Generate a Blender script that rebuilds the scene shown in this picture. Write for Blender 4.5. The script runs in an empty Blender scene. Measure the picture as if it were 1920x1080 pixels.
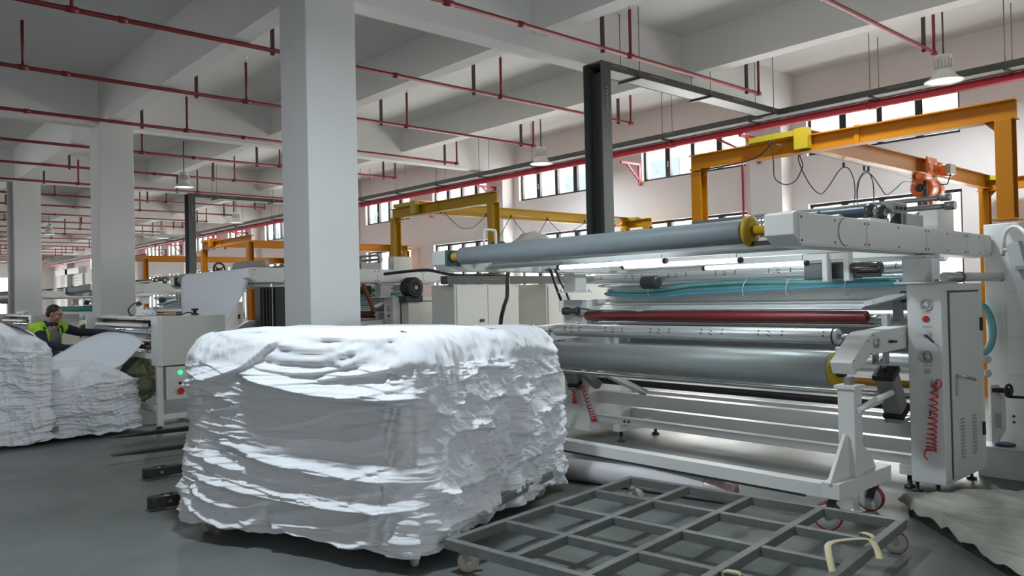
import bpy, bmesh, math, random
from math import sin, cos, pi, radians, sqrt, atan2
from mathutils import Vector, Matrix, noise
random.seed(7)
SC = bpy.context.scene
COL = SC.collection

# ------------------------------------------------------------------ camera
def make_camera():
    cd = bpy.data.cameras.new('camera')
    cd.sensor_width = 36.0
    cd.lens = 27.48
    cd.clip_start = 0.05
    cd.clip_end = 500
    co = bpy.data.objects.new('camera', cd)
    COL.objects.link(co)
    yaw, pitch, roll = 0.728432, 0.0113165, -0.0223729
    fw = Vector((sin(yaw) * cos(pitch), cos(yaw) * cos(pitch), sin(pitch)))
    r0 = Vector((cos(yaw), -sin(yaw), 0))
    u0 = r0.cross(fw)
    r = r0 * cos(roll) + u0 * sin(roll)
    u = -r0 * sin(roll) + u0 * cos(roll)
    M = Matrix(((r.x, u.x, -fw.x, 0), (r.y, u.y, -fw.y, 0), (r.z, u.z, -fw.z, 1.65), (0, 0, 0, 1)))
    co.matrix_world = M
    SC.camera = co
make_camera()

# ------------------------------------------------------------------ world, daylight, exposure
def make_world():
    w = bpy.data.worlds.new('sky')
    SC.world = w
    w.use_nodes = True
    nt = w.node_tree
    bg = nt.nodes['Background']
    bg.inputs[0].default_value = (0.86, 0.93, 1.0, 1)
    bg.inputs[1].default_value = 2.4
make_world()
SC.view_settings.view_transform = 'Standard'
SC.view_settings.look = 'None'
SC.view_settings.gamma = 1.0
SC.view_settings.use_curve_mapping = False
SC.view_settings.exposure = 0.22

def area_light(name, loc, aim, sx, sy, power, color):
    ld = bpy.data.lights.new(name, 'AREA')
    ld.shape = 'RECTANGLE'
    ld.size, ld.size_y = sx, sy
    ld.energy = power
    ld.color = color
    o = bpy.data.objects.new(name, ld)
    COL.objects.link(o)
    o.location = loc
    d = Vector(aim)
    o.rotation_euler = d.to_track_quat('-Z', 'Y').to_euler()
    return o

# daylight entering by the windows of the right wall, the open loading bay behind the
# camera and the far end of the hall
WIN_Y = [0.45, 4.47, 8.30, 12.32, 16.10, 19.85, 23.8, 27.6, 31.4, 35.3, 39.1, 42.9, 46.8, 50.6, 54.4]
WIN_W = 2.57
for _y in WIN_Y:
    area_light('window_daylight', (14.3, _y + WIN_W / 2, 4.75), (-1, 0, 0.1), WIN_W, 0.9, 130, (1.0, 0.93, 0.89))
    area_light('window_daylight', (14.3, _y + WIN_W / 2, 2.3), (-1, 0, 0.35), WIN_W, 2.2, 265, (1.0, 0.93, 0.89))
for _y in (20.0, 30.0, 42.0, 55.0):
    area_light('window_daylight', (-6.2, _y, 3.0), (1, 0, 0.15), 6.0, 1.6, 60, (1.0, 0.95, 0.93))
area_light('bay_daylight', (1.0, -6.0, 1.9), (0.1, 1, 0.02), 4.0, 3.2, 50, (0.90, 0.96, 1.0))
area_light('end_daylight', (3.0, 67.3, 2.6), (0, -1, 0), 16.0, 4.0, 900, (1.0, 0.97, 0.95))

# ------------------------------------------------------------------ materials
MATS = {}
def mat(name, color, rough=0.5, metal=0.0, vary=0.0, vscale=3.0, bump=0.0, bscale=40.0, color2=None, spec=None,
        stretch=None, emit=None, estr=0.0, detail=4.0, coat=0.0):
    if name in MATS:
        return MATS[name]
    m = bpy.data.materials.new(name)
    m.use_nodes = True
    nt = m.node_tree
    b = nt.nodes['Principled BSDF']
    b.inputs['Base Color'].default_value = (*color, 1)
    b.inputs['Roughness'].default_value = rough
    b.inputs['Metallic'].default_value = metal
    if spec is not None:
        b.inputs['Specular IOR Level'].default_value = spec
    if coat:
        b.inputs['Coat Weight'].default_value = coat
    if emit:
        b.inputs['Emission Color'].default_value = (*emit, 1)
        b.inputs['Emission Strength'].default_value = estr
    vec = None
    if vary or bump:
        tc = nt.nodes.new('ShaderNodeTexCoord')
        mp = nt.nodes.new('ShaderNodeMapping')
        nt.links.new(tc.outputs['Object'], mp.inputs['Vector'])
        if stretch:
            mp.inputs['Scale'].default_value = stretch
        vec = mp.outputs['Vector']
    if vary:
        n = nt.nodes.new('ShaderNodeTexNoise')
        n.inputs['Scale'].default_value = vscale
        n.inputs['Detail'].default_value = detail
        n.inputs['Roughness'].default_value = 0.6
        nt.links.new(vec, n.inputs['Vector'])
        cr = nt.nodes.new('ShaderNodeValToRGB')
        cr.color_ramp.elements[0].position = 0.3
        cr.color_ramp.elements[1].position = 0.72
        c2 = color2 or tuple(c * (1 - vary) for c in color)
        cr.color_ramp.elements[0].color = (*c2, 1)
        cr.color_ramp.elements[1].color = (*color, 1)
        nt.links.new(n.outputs['Fac'], cr.inputs['Fac'])
        nt.links.new(cr.outputs['Color'], b.inputs['Base Color'])
    if bump:
        n2 = nt.nodes.new('ShaderNodeTexNoise')
        n2.inputs['Scale'].default_value = bscale
        n2.inputs['Detail'].default_value = 5
        nt.links.new(vec, n2.inputs['Vector'])
        bp = nt.nodes.new('ShaderNodeBump')
        bp.inputs['Strength'].default_value = bump
        bp.inputs['Distance'].default_value = 0.01
        nt.links.new(n2.outputs['Fac'], bp.inputs['Height'])
        nt.links.new(bp.outputs['Normal'], b.inputs['Normal'])
    MATS[name] = m
    return m

M_WALL = mat('wall_paint', (0.80, 0.755, 0.735), 0.85, vary=0.05, vscale=0.6, bump=0.05, bscale=60)
M_CEIL = mat('ceiling_paint', (0.76, 0.755, 0.74), 0.9, vary=0.05, vscale=0.5)
M_COLUMN = mat('column_paint', (0.66, 0.67, 0.66), 0.8, vary=0.04, vscale=0.8)
M_WHITE = mat('white_enamel', (0.70, 0.71, 0.69), 0.38, vary=0.05, vscale=1.5)
M_CREAM = mat('cream_enamel', (0.66, 0.66, 0.61), 0.4, vary=0.05, vscale=1.5)
M_GREY = mat('grey_enamel', (0.42, 0.44, 0.44), 0.45, vary=0.06, vscale=2)
M_TRAY = mat('tray_grey', (0.062, 0.068, 0.064), 0.5, vary=0.15, vscale=4)
M_TRAYIN = mat('tray_galvanised', (0.36, 0.365, 0.36), 0.5, 0.2)
M_RED = mat('red_pipe_paint', (0.21, 0.013, 0.022), 0.45, vary=0.12, vscale=2)
M_REDMAIN = mat('red_main_paint', (0.52, 0.03, 0.05), 0.4, vary=0.08, vscale=2)
M_HANG = mat('dark_angle_iron', (0.045, 0.022, 0.024), 0.6)
M_STEEL = mat('bright_steel', (0.6, 0.61, 0.6), 0.28, 1.0)
M_CHROME = mat('chrome_roller', (0.72, 0.74, 0.75), 0.10, 1.0)
M_ALU = mat('aluminium', (0.68, 0.71, 0.72), 0.36, 0.65)
M_BLACK = mat('black_rubber', (0.02, 0.02, 0.021), 0.5)
M_DARK = mat('dark_metal', (0.06, 0.063, 0.066), 0.4, 0.5)
M_ORANGE = mat('orange_paint', (0.46, 0.165, 0.002), 0.5, vary=0.10, vscale=2, spec=0.22)
M_YELLOW = mat('yellow_paint', (0.46, 0.26, 0.004), 0.5, vary=0.10, vscale=2, spec=0.22)
M_LIME = mat('bright_yellow_paint', (0.44, 0.31, 0.012), 0.45)
M_HOIST = mat('hoist_orange', (0.72, 0.15, 0.015), 0.35, vary=0.12, vscale=9)
M_WINFRAME = mat('window_frame_black', (0.018, 0.02, 0.022), 0.45)
M_RODS = mat('hanger_rod', (0.24, 0.235, 0.22), 0.5, 0.4)
M_WHEEL = mat('cream_wheel', (0.50, 0.46, 0.36), 0.5, vary=0.2, vscale=14)
M_REDWHEEL = mat('red_wheel', (0.33, 0.03, 0.035), 0.4)

def glass_material():
    m = bpy.data.materials.new('window_glass')
    m.use_nodes = True
    nt = m.node_tree
    for n in list(nt.nodes):
        nt.nodes.remove(n)
    out = nt.nodes.new('ShaderNodeOutputMaterial')
    mx = nt.nodes.new('ShaderNodeMixShader')
    t = nt.nodes.new('ShaderNodeBsdfTransparent')
    t.inputs[0].default_value = (0.93, 0.96, 0.96, 1)
    g = nt.nodes.new('ShaderNodeBsdfGlossy')
    g.inputs['Roughness'].default_value = 0.05
    d = nt.nodes.new('ShaderNodeBsdfDiffuse')
    d.inputs['Color'].default_value = (0.8, 0.82, 0.8, 1)
    mx2 = nt.nodes.new('ShaderNodeMixShader')
    ns = nt.nodes.new('ShaderNodeTexNoise')
    ns.inputs['Scale'].default_value = 3.0
    ns.inputs['Detail'].default_value = 8
    mr = nt.nodes.new('ShaderNodeMapRange')
    mr.inputs['From Min'].default_value = 0.5
    mr.inputs['From Max'].default_value = 0.75
    mr.inputs['To Min'].default_value = 0.04
    mr.inputs['To Max'].default_value = 0.35
    nt.links.new(ns.outputs['Fac'], mr.inputs['Value'])
    nt.links.new(mr.outputs['Result'], mx2.inputs[0])
    nt.links.new(t.outputs[0], mx2.inputs[1])
    nt.links.new(d.outputs[0], mx2.inputs[2])
    mx.inputs[0].default_value = 0.05
    nt.links.new(mx2.outputs[0], mx.inputs[1])
    nt.links.new(g.outputs[0], mx.inputs[2])
    nt.links.new(mx.outputs[0], out.inputs[0])
    return m
M_GLASS = glass_material()

def floor_material():
    m = mat('polished_concrete', (0.175, 0.185, 0.175), 0.32, vary=0.3, vscale=0.9, bump=0.04, bscale=30,
            color2=(0.105, 0.118, 0.112), detail=8)
    nt = m.node_tree
    b = nt.nodes['Principled BSDF']
    n = nt.nodes.new('ShaderNodeTexNoise')
    n.inputs['Scale'].default_value = 2.2
    n.inputs['Detail'].default_value = 9
    tc = nt.nodes.new('ShaderNodeTexCoord')
    nt.links.new(tc.outputs['Object'], n.inputs['Vector'])
    mr = nt.nodes.new('ShaderNodeMapRange')
    mr.inputs['To Min'].default_value = 0.30
    mr.inputs['To Max'].default_value = 0.62
    nt.links.new(n.outputs['Fac'], mr.inputs['Value'])
    nt.links.new(mr.outputs['Result'], b.inputs['Roughness'])
    return m
M_FLOOR = floor_material()

# ------------------------------------------------------------------ mesh helpers
ORIG = {}
def tag(o, label=None, cat=None, group=None, kind=None):
    if label: o['label'] = label
    if cat: o['category'] = cat
    if group: o['group'] = group
    if kind: o['kind'] = kind
    return o

def thing(name, loc, label, cat, group=None, rotz=0.0):
    o = bpy.data.objects.new(name, None)
    COL.objects.link(o)
    o.location = loc
    o.rotation_euler = (0, 0, rotz)
    ORIG[o] = Vector(loc)
    return tag(o, label, cat, group)

def orth(d):
    d = d.normalized()
    a = Vector((0, 0, 1)) if abs(d.z) < 0.9 else Vector((1, 0, 0))
    u = d.cross(a).normalized()
    return u, d.cross(u).normalized()

class MB:
    def __init__(self):
        self.v = []; self.f = []; self.smooth = []
    def add(self, vs, fs, smooth=False):
        n = len(self.v)
        self.v += [Vector(p) for p in vs]
        for f in fs:
            self.f.append([i + n for i in f]); self.smooth.append(smooth)
        return self
    def box(self, x0, x1, y0, y1, z0, z1):
        vs = [(x, y, z) for z in (z0, z1) for y in (y0, y1) for x in (x0, x1)]
        return self.add(vs, [(0, 2, 3, 1), (4, 5, 7, 6), (0, 1, 5, 4), (2, 6, 7, 3), (0, 4, 6, 2), (1, 3, 7, 5)])
    def obox(self, c, sx, sy, sz, rot=None):
        c = Vector(c); R = rot or Matrix.Identity(3)
        vs = []
        for z in (-sz / 2, sz / 2):
            for y in (-sy / 2, sy / 2):
                for x in (-sx / 2, sx / 2):
                    vs.append(c + R @ Vector((x, y, z)))
        return self.add(vs, [(0, 2, 3, 1), (4, 5, 7, 6), (0, 1, 5, 4), (2, 6, 7, 3), (0, 4, 6, 2), (1, 3, 7, 5)])
    def bar(self, p0, p1, w, h, up=(0, 0, 1)):
        p0, p1 = Vector(p0), Vector(p1)
        d = (p1 - p0).normalized(); up = Vector(up)
        s = d.cross(up)
        if s.length < 1e-4: s = d.cross(Vector((1, 0, 0)))
        s.normalize(); t = s.cross(d).normalized()
        vs = []
        for p in (p0, p1):
            for a, b in ((-1, -1), (1, -1), (1, 1), (-1, 1)):
                vs.append(p + s * a * w / 2 + t * b * h / 2)
        return self.add(vs, [(0, 3, 2, 1), (4, 5, 6, 7), (0, 1, 5, 4), (1, 2, 6, 5), (2, 3, 7, 6), (3, 0, 4, 7)])
    def cyl(self, p0, p1, r, seg=16, r1=None, caps=True):
        p0, p1 = Vector(p0), Vector(p1); r1 = r if r1 is None else r1
        u, w = orth(p1 - p0)
        n = len(self.v); vs = []
        for p, rr in ((p0, r), (p1, r1)):
            for i in range(seg):
                a = 2 * pi * i / seg
                vs.append(p + (u * cos(a) + w * sin(a)) * rr)
        self.add(vs, [(i, (i + 1) % seg, seg + (i + 1) % seg, seg + i) for i in range(seg)], True)
        if caps:
            self.f.append([n + i for i in range(seg)][::-1]); self.smooth.append(False)
            self.f.append([n + seg + i for i in range(seg)]); self.smooth.append(False)
        return self
    def lathe(self, prof, p0, axis=(0, 0, 1), seg=20, caps=True):
        # prof: list of (radius, distance along the axis)
        p0 = Vector(p0); d = Vector(axis).normalized(); u, w = orth(d)
        n = len(self.v); vs = []
        for r, t in prof:
            for i in range(seg):
                a = 2 * pi * i / seg
                vs.append(p0 + d * t + (u * cos(a) + w * sin(a)) * r)
        fs = []
        for k in range(len(prof) - 1):
            for i in range(seg):
                j = (i + 1) % seg
                fs.append((k * seg + i, k * seg + j, (k + 1) * seg + j, (k + 1) * seg + i))
        self.add(vs, fs, True)
        if caps:
            self.f.append([n + i for i in range(seg)][::-1]); self.smooth.append(False)
            m = n + (len(prof) - 1) * seg
            self.f.append([m + i for i in range(seg)]); self.smooth.append(False)
        return self
    def tube(self, pts, r, seg=8, closed=False):
        pts = [Vector(p) for p in pts]; N = len(pts)
        n = len(self.v); vs = []
        u = None
        for k, p in enumerate(pts):
            a = pts[(k - 1) % N] if (k > 0 or closed) else pts[k]
            b = pts[(k + 1) % N] if (k < N - 1 or closed) else pts[k]
            d = (b - a).normalized()
            if u is None: u, _ = orth(d)
            u = (u - d * u.dot(d))
            if u.length < 1e-5: u, _ = orth(d)
            u.normalize(); w = d.cross(u)
            for i in range(seg):
                t = 2 * pi * i / seg
                vs.append(p + (u * cos(t) + w * sin(t)) * r)
        fs = []
        for k in range(N if closed else N - 1):
            k2 = (k + 1) % N
            for i in range(seg):
                j = (i + 1) % seg
                fs.append((k * seg + i, k * seg + j, k2 * seg + j, k2 * seg + i))
        self.add(vs, fs, True)
        if not closed:
            self.f.append([n + i for i in range(seg)][::-1]); self.smooth.append(False)
            m = n + (N - 1) * seg
            self.f.append([m + i for i in range(seg)]); self.smooth.append(False)
        return self
    def prism(self, poly, axis, a0, a1):
        # poly of 2-D points in the plane across the axis: 'x' -> (y,z), 'y' -> (x,z), 'z' -> (x,y)
        def P(q, a):
            return {'x': (a, q[0], q[1]), 'y': (q[0], a, q[1]), 'z': (q[0], q[1], a)}[axis]
        k = len(poly)
        vs = [P(q, a0) for q in poly] + [P(q, a1) for q in poly]
        fs = [tuple(range(k))[::-1], tuple(range(k, 2 * k))] + [(i, (i + 1) % k, k + (i + 1) % k, k + i) for i in range(k)]
        return self.add(vs, fs)
    def torus(self, c, axis, R, r, seg=20, rs=8):
        c = Vector(c); u, w = orth(Vector(axis))
        return self.tube([c + (u * cos(2 * pi * i / seg) + w * sin(2 * pi * i / seg)) * R for i in range(seg)], r, rs, True)
    def build(self, name, m, parent=None, bevel=0.0, local=False, label=None, kind=None, recalc=True):
        me = bpy.data.meshes.new(name)
        org = Vector((0, 0, 0))
        if parent is not None and not local:
            org = ORIG.get(parent, org)
        me.from_pydata([p - org for p in self.v], [], self.f)
        me.polygons.foreach_set('use_smooth', self.smooth)
        if recalc:
            bm = bmesh.new(); bm.from_mesh(me)
            bmesh.ops.recalc_face_normals(bm, faces=bm.faces)
            bm.to_mesh(me); bm.free()
        me.materials.append(m)
        o = bpy.data.objects.new(name, me)
        COL.objects.link(o)
        if parent is not None:
            o.parent = parent
            ORIG[o] = org
        if bevel:
            md = o.modifiers.new('bevel', 'BEVEL'); md.width = bevel; md.segments = 2
            md.limit_method = 'ANGLE'; md.angle_limit = radians(40)
        if label: o['label'] = label
        if kind: o['kind'] = kind
        return o

def own(mb, name, m, label, cat, group=None, bevel=0.0, origin=None):
    """a thing that is one mesh; origin becomes the object's location"""
    o = mb.build(name, m, None, bevel)
    if origin is not None:
        og = Vector(origin)
        o.data.transform(Matrix.Translation(-og)); o.location = og
        ORIG[o] = og
    else:
        ORIG[o] = Vector((0, 0, 0))
    return tag(o, label, cat, group)

def struct(mb, name, m, parent=None, bevel=0.0):
    o = mb.build(name, m, parent, bevel)
    o['kind'] = 'structure'
    return o

def dup(o, offset=(0, 0, 0), rotz=None, label=None, group=None, parent=None, top=True):
    c = o.copy(); COL.objects.link(c)
    if top:
        c.location = Vector(o.location) + Vector(offset)
        if rotz is not None: c.rotation_euler = (0, 0, rotz)
        ORIG[c] = ORIG.get(o, Vector((0, 0, 0))) + Vector(offset)
    else:
        c.parent = parent
    for ch in list(o.children):
        dup(ch, parent=c, top=False)
    if label: c['label'] = label
    if group: c['group'] = group
    return c
# ------------------------------------------------------------------ the building
CZ = 5.63
YE = 68.0
def building():
    struct(MB().box(-6.6, 14.4, -6.5, YE + 0.3, -0.12, 0.0), 'floor', M_FLOOR)
    struct(MB().box(-6.6, 14.0, -6.5, YE + 0.3, CZ, CZ + 0.15), 'ceiling', M_CEIL)
    # right wall with two rows of windows
    w = MB()
    z0, z1, z2, z3 = 0.95, 3.22, 4.11, 4.84
    w.box(13.6, 13.9, -6.5, YE, 0, z0); w.box(13.6, 13.9, -6.5, YE, z1, z2); w.box(13.6, 13.9, -6.5, YE, z3, CZ)
    prev = -6.5
    for y in WIN_Y + [YE]:
        for a, b in ((z0, z1), (z2, z3)):
            if y > prev: w.box(13.6, 13.9, prev, y, a, b)
        prev = y + WIN_W
    struct(w, 'wall_right', M_WALL)
    # left wall with wide window openings, mostly outside the picture
    w = MB()
    w.box(-6.6, -6.3, -6.5, YE, 4.7, CZ); 
    for a, b in ((-6.5, 16), (24, 26), (34, 38), (46, 51), (59, YE)):
        w.box(-6.6, -6.3, a, b, 0, 4.7)
    for a, b in ((16, 24), (26, 34), (38, 46), (51, 59)):
        w.box(-6.6, -6.3, a, b, 0, 2.9)
    struct(w, 'wall_left', M_WALL)
    w = MB()
    w.box(-6.6, -1.0, -6.5, -6.2, 0, CZ); w.box(3.0, 13.6, -6.5, -6.2, 0, CZ); w.box(-1.0, 3.0, -6.5, -6.2, 3.5, CZ)
    struct(w, 'wall_back', M_WALL)
    w = MB()
    w.box(-6.6, 13.6, YE, YE + 0.3, 3.9, CZ); w.box(-6.6, 8.6, YE, YE + 0.3, 0, 3.9); w.box(11.8, 13.6, YE, YE + 0.3, 0, 3.9)
    struct(w, 'wall_far', M_WALL)
    # roller shutter door on the right wall near the far end
    d = struct(MB().box(13.52, 13.6, 58.6, 65.0, 0, 3.9), 'door_1', M_GREY)
    ORIG[d] = Vector((0, 0, 0))
    sl = None
    for k in range(20):
        if sl is None:
            sl = MB().box(13.47, 13.52, 58.6, 65.0, 0.02, 0.17).build('slat', M_GREY, d)
        else:
            s2 = sl.copy(); COL.objects.link(s2); s2.parent = d; s2.location.z = 0.19 * k
    MB().box(13.2, 13.6, 58.4, 65.2, 3.9, 4.3).build('shutter_box', M_WHITE, d)
    # beams
    for k in range(-1, 8):
        y = 7.25 + 7.75 * k
        struct(MB().box(-6.5, 13.6, y, y + 0.28, 4.82, CZ), 'ceiling_beam', M_CEIL)
    struct(MB().box(3.74, 3.99, -6.3, YE, 4.82, CZ), 'ceiling_beam', M_CEIL)
    for x in (-5.8, -2.62, 0.56, 6.90, 10.10):
        struct(MB().box(x, x + 0.26, -6.3, YE, 5.03, CZ), 'ceiling_beam', M_CEIL)
    # columns and wall pilasters
    for k in range(0, 8):
        y = 7.25 + 7.75 * k
        struct(MB().box(3.735, 4.31, y - 0.006, y + 0.58, 0, CZ), 'column', M_COLUMN, bevel=0.008)
        struct(MB().box(13.2, 13.62, y + 0.08, y + 0.72, 0, CZ), 'wall_pilaster', M_WALL)
    # dark drain pipe running down a far column
    dp = own(MB().cyl((3.66, 22.95, 0), (3.66, 22.95, 4.8), 0.06, 12), 'drain_pipe', M_GREY,
             'dark grey vertical pipe on the far white column', 'pipe')
building()

def windows():
    fm = MB(); n = 0
    base = {}
    for row, (z0, z1) in enumerate(((4.11, 4.84), (0.95, 3.22))):
        for i, y in enumerate(WIN_Y):
            n += 1
            if row not in base:
                t = bpy.data.objects.new('window_%d' % n, None); COL.objects.link(t)
                t.location = (13.72, y, z0); ORIG[t] = Vector(t.location)
                t['kind'] = 'structure'
                x0, x1 = 13.69, 13.76
                f = MB()
                f.box(x0, x1, y, y + WIN_W, z0, z0 + 0.05); f.box(x0, x1, y, y + WIN_W, z1 - 0.05, z1)
                f.box(x0, x1, y, y + 0.05, z0, z1); f.box(x0, x1, y + WIN_W - 0.05, y + WIN_W, z0, z1)
                f.build('window_frame', M_WINFRAME, t)
                for k in (1, 2, 3):
                    yy = y + WIN_W * k / 4
                    ww = 0.045 if k == 2 else 0.06
                    MB().box(x0 - 0.01, x1, yy - ww, yy + ww, z0 + 0.05, z1 - 0.05).build('mullion', M_WINFRAME, t)
                for k in range(4):
                    a = y + WIN_W * k / 4
                    MB().box(13.725, 13.731, a + 0.04, a + WIN_W / 4 - 0.04, z0 + 0.04, z1 - 0.04).build('pane', M_GLASS, t)
                MB().box(13.66, 13.69, y + WIN_W * 0.75 - 0.02, y + WIN_W * 0.75 + 0.0, z0 + 0.25, z0 + 0.37).build('window_handle', M_WHITE, t)
                base[row] = t
            else:
                t = dup(base[row], (0, y - WIN_Y[0], 0))
                t.name = 'window_%d' % n
windows()

def outside():
    g = struct(MB().box(14.4, 60, -20, 80, -0.3, -0.02), 'ground', mat('yard_concrete', (0.5, 0.5, 0.48), 0.9))
    b = thing('exterior_building', (24, 10, 0), 'pale building outside seen through the high windows', 'building')
    MB().box(24, 34, -14, 64, 0, 16).build('wall', mat('facade', (0.82, 0.8, 0.76), 0.9), b)
    f = None
    for i in range(18):
        for j in range(3):
            y = -12 + i * 4.2; z = 1.6 + j * 3.4
            if f is None:
                f = MB().box(23.9, 24.02, y, y + 1.6, z, z + 1.7).build('window', mat('facade_glass', (0.42, 0.52, 0.56), 0.3), b)
                f0 = (y, z)
            else:
                c = f.copy(); COL.objects.link(c); c.parent = b; c.location = (0, y - f0[0], z - f0[1])
outside()
# ------------------------------------------------------------------ services under the ceiling
ORD = ['first', 'second', 'third', 'fourth', 'fifth', 'sixth', 'seventh', 'eighth', 'ninth', 'tenth', 'eleventh', 'twelfth',
       'thirteenth', 'fourteenth', 'fifteenth', 'sixteenth', 'seventeenth', 'eighteenth', 'nineteenth', 'twentieth',
       'twenty-first', 'twenty-second', 'twenty-third', 'twenty-fourth', 'twenty-fifth']
def sprinklers():
    Z = 4.785
    y0 = 3.97
    t = thing('sprinkler_pipe', (11.2, y0, Z), '', 'pipe')
    p = MB().cyl((-6.2, y0, Z), (11.2, y0, Z), 0.028, 10)
    p.build('pipe', M_RED, t)
    up = None
    for x in (-4.0, -1.0, 2.05, 5.05, 8.05, 11.2):
        m = MB().cyl((x, y0, Z - 0.02), (x, y0, 5.4), 0.021, 8)
        m.build('upright', M_RED, t)
        MB().lathe([(0.014, 0), (0.014, 0.03), (0.006, 0.04), (0.006, 0.07), (0.025, 0.075), (0.025, 0.08)], (x, y0, 5.4), (0, 0, 1), 8).build('sprinkler_head', M_STEEL, t)
        MB().cyl((x - 0.06, y0, Z), (x + 0.06, y0, Z) if x < 11 else (x + 0.03, y0, Z), 0.037, 10).build('fitting', M_RED, t)
    for x in (-2.3, 4.28, 7.5, 10.85):
        m = MB().box(x - 0.02, x + 0.02, y0 - 0.02, y0 + 0.02, Z - 0.06, CZ)
        m.build('hanger', M_HANG, t)
    for x in (0.95, 2.55, 6.1):
        MB().cyl((x - 0.045, y0, Z), (x + 0.045, y0, Z), 0.036, 10).build('coupling', M_RED, t)
    n = 0
    y = y0
    k = 0
    while y < 66:
        lab = '%s dark red sprinkler branch pipe under the ceiling, counted from the near end' % ORD[k]
        if k == 0:
            t['label'] = lab; t['group'] = 'sprinkler branch pipes'
        else:
            dup(t, (0, y - y0, 0), label=lab, group='sprinkler branch pipes')
        k += 1
        y = y0 + 2.604 * k
sprinklers()

def fire_main():
    x, z = 12.62, 4.585
    t = thing('fire_main', (x, 0, z), 'thick red fire main running below the grey cable tray', 'pipe')
    MB().cyl((x, -6, z), (x, YE - 0.1, z), 0.062, 14).build('pipe', M_REDMAIN, t)
    c = None
    for y in [1.5 + 3.9 * i for i in range(17)]:
        if c is None:
            c = MB().cyl((x, y - 0.06, z), (x, y + 0.06, z), 0.075, 14).build('coupling', M_REDMAIN, t); cy = y
        else:
            d = c.copy(); COL.objects.link(d); d.parent = t; d.location = (0, y - cy, 0)
    b0 = None
    for y in (7.77, 10.9, 15.35, 18.7, 23.1, 26.4, 30.9, 34.2, 38.6, 42.0):
        if b0 is None:
            # angle bracket: arm from the wall, plate up to the pipe, leg on the wall, brace
            m = MB()
            m.box(12.55, 13.2, y - 0.025, y + 0.025, z - 0.12, z - 0.07)
            m.box(13.14, 13.2, y - 0.025, y + 0.025, z - 0.55, z - 0.07)
            m.bar((12.75, y, z - 0.1), (13.16, y, z - 0.45), 0.035, 0.03, (0, 1, 0))
            b0 = m.build('bracket', M_REDMAIN, t); by = y
        else:
            d = b0.copy(); COL.objects.link(d); d.parent = t
            d.location = (0.38 if abs((y - by) % 7.75) > 0.4 and abs((y - by) % 7.75) < 7.3 else 0, y - by, 0)
    r = own(MB().cyl((13.55, 8.35, 4.45), (13.55, 8.35, 1.5), 0.022, 8).cyl((13.55, 8.35, 4.42), (12.62, 8.35, 4.55), 0.022, 8),
            'riser_pipe', M_REDMAIN, 'thin red riser pipe down the wall beside the near pilaster', 'pipe')
fire_main()

def tray_section(m, p0, p1, w, h, up=(0, 0, 1)):
    """U-shaped cable tray with its open side down"""
    p0, p1 = Vector(p0), Vector(p1); d = (p1 - p0).normalized(); upv = Vector(up)
    s = d.cross(upv).normalized()
    m.bar(p0 + s * (w / 2), p1 + s * (w / 2), 0.012, h, up)
    m.bar(p0 - s * (w / 2), p1 - s * (w / 2), 0.012, h, up)
    m.bar(p0 + upv * (h / 2 - 0.006), p1 + upv * (h / 2 - 0.006), w, 0.012, up)
    return m

def rod_pair(x, y, z, ztop, dx, dy, t):
    MB().cyl((x - dx, y - dy, z), (x - dx, y - dy, ztop), 0.0075, 6).build('hanger_rod', M_RODS, t)
    MB().cyl((x + dx, y + dy, z), (x + dx, y + dy, ztop), 0.0075, 6).build('hanger_rod', M_RODS, t)
    MB().bar((x - dx * 1.2, y - dy * 1.2, z), (x + dx * 1.2, y + dy * 1.2, z), 0.04, 0.03).build('hanger_channel', M_DARK, t)

def perforations(t, pts, along):
    """rows of small slots showing the light galvanised face"""
    m = MB()
    for p in pts:
        for k in range(7):
            c = Vector(p) + Vector(along) * (k * 0.045)
            m.obox(c, 0.02, 0.02, 0.012)
    m.build('slots', M_TRAYIN, t, kind='stuff')

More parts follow.
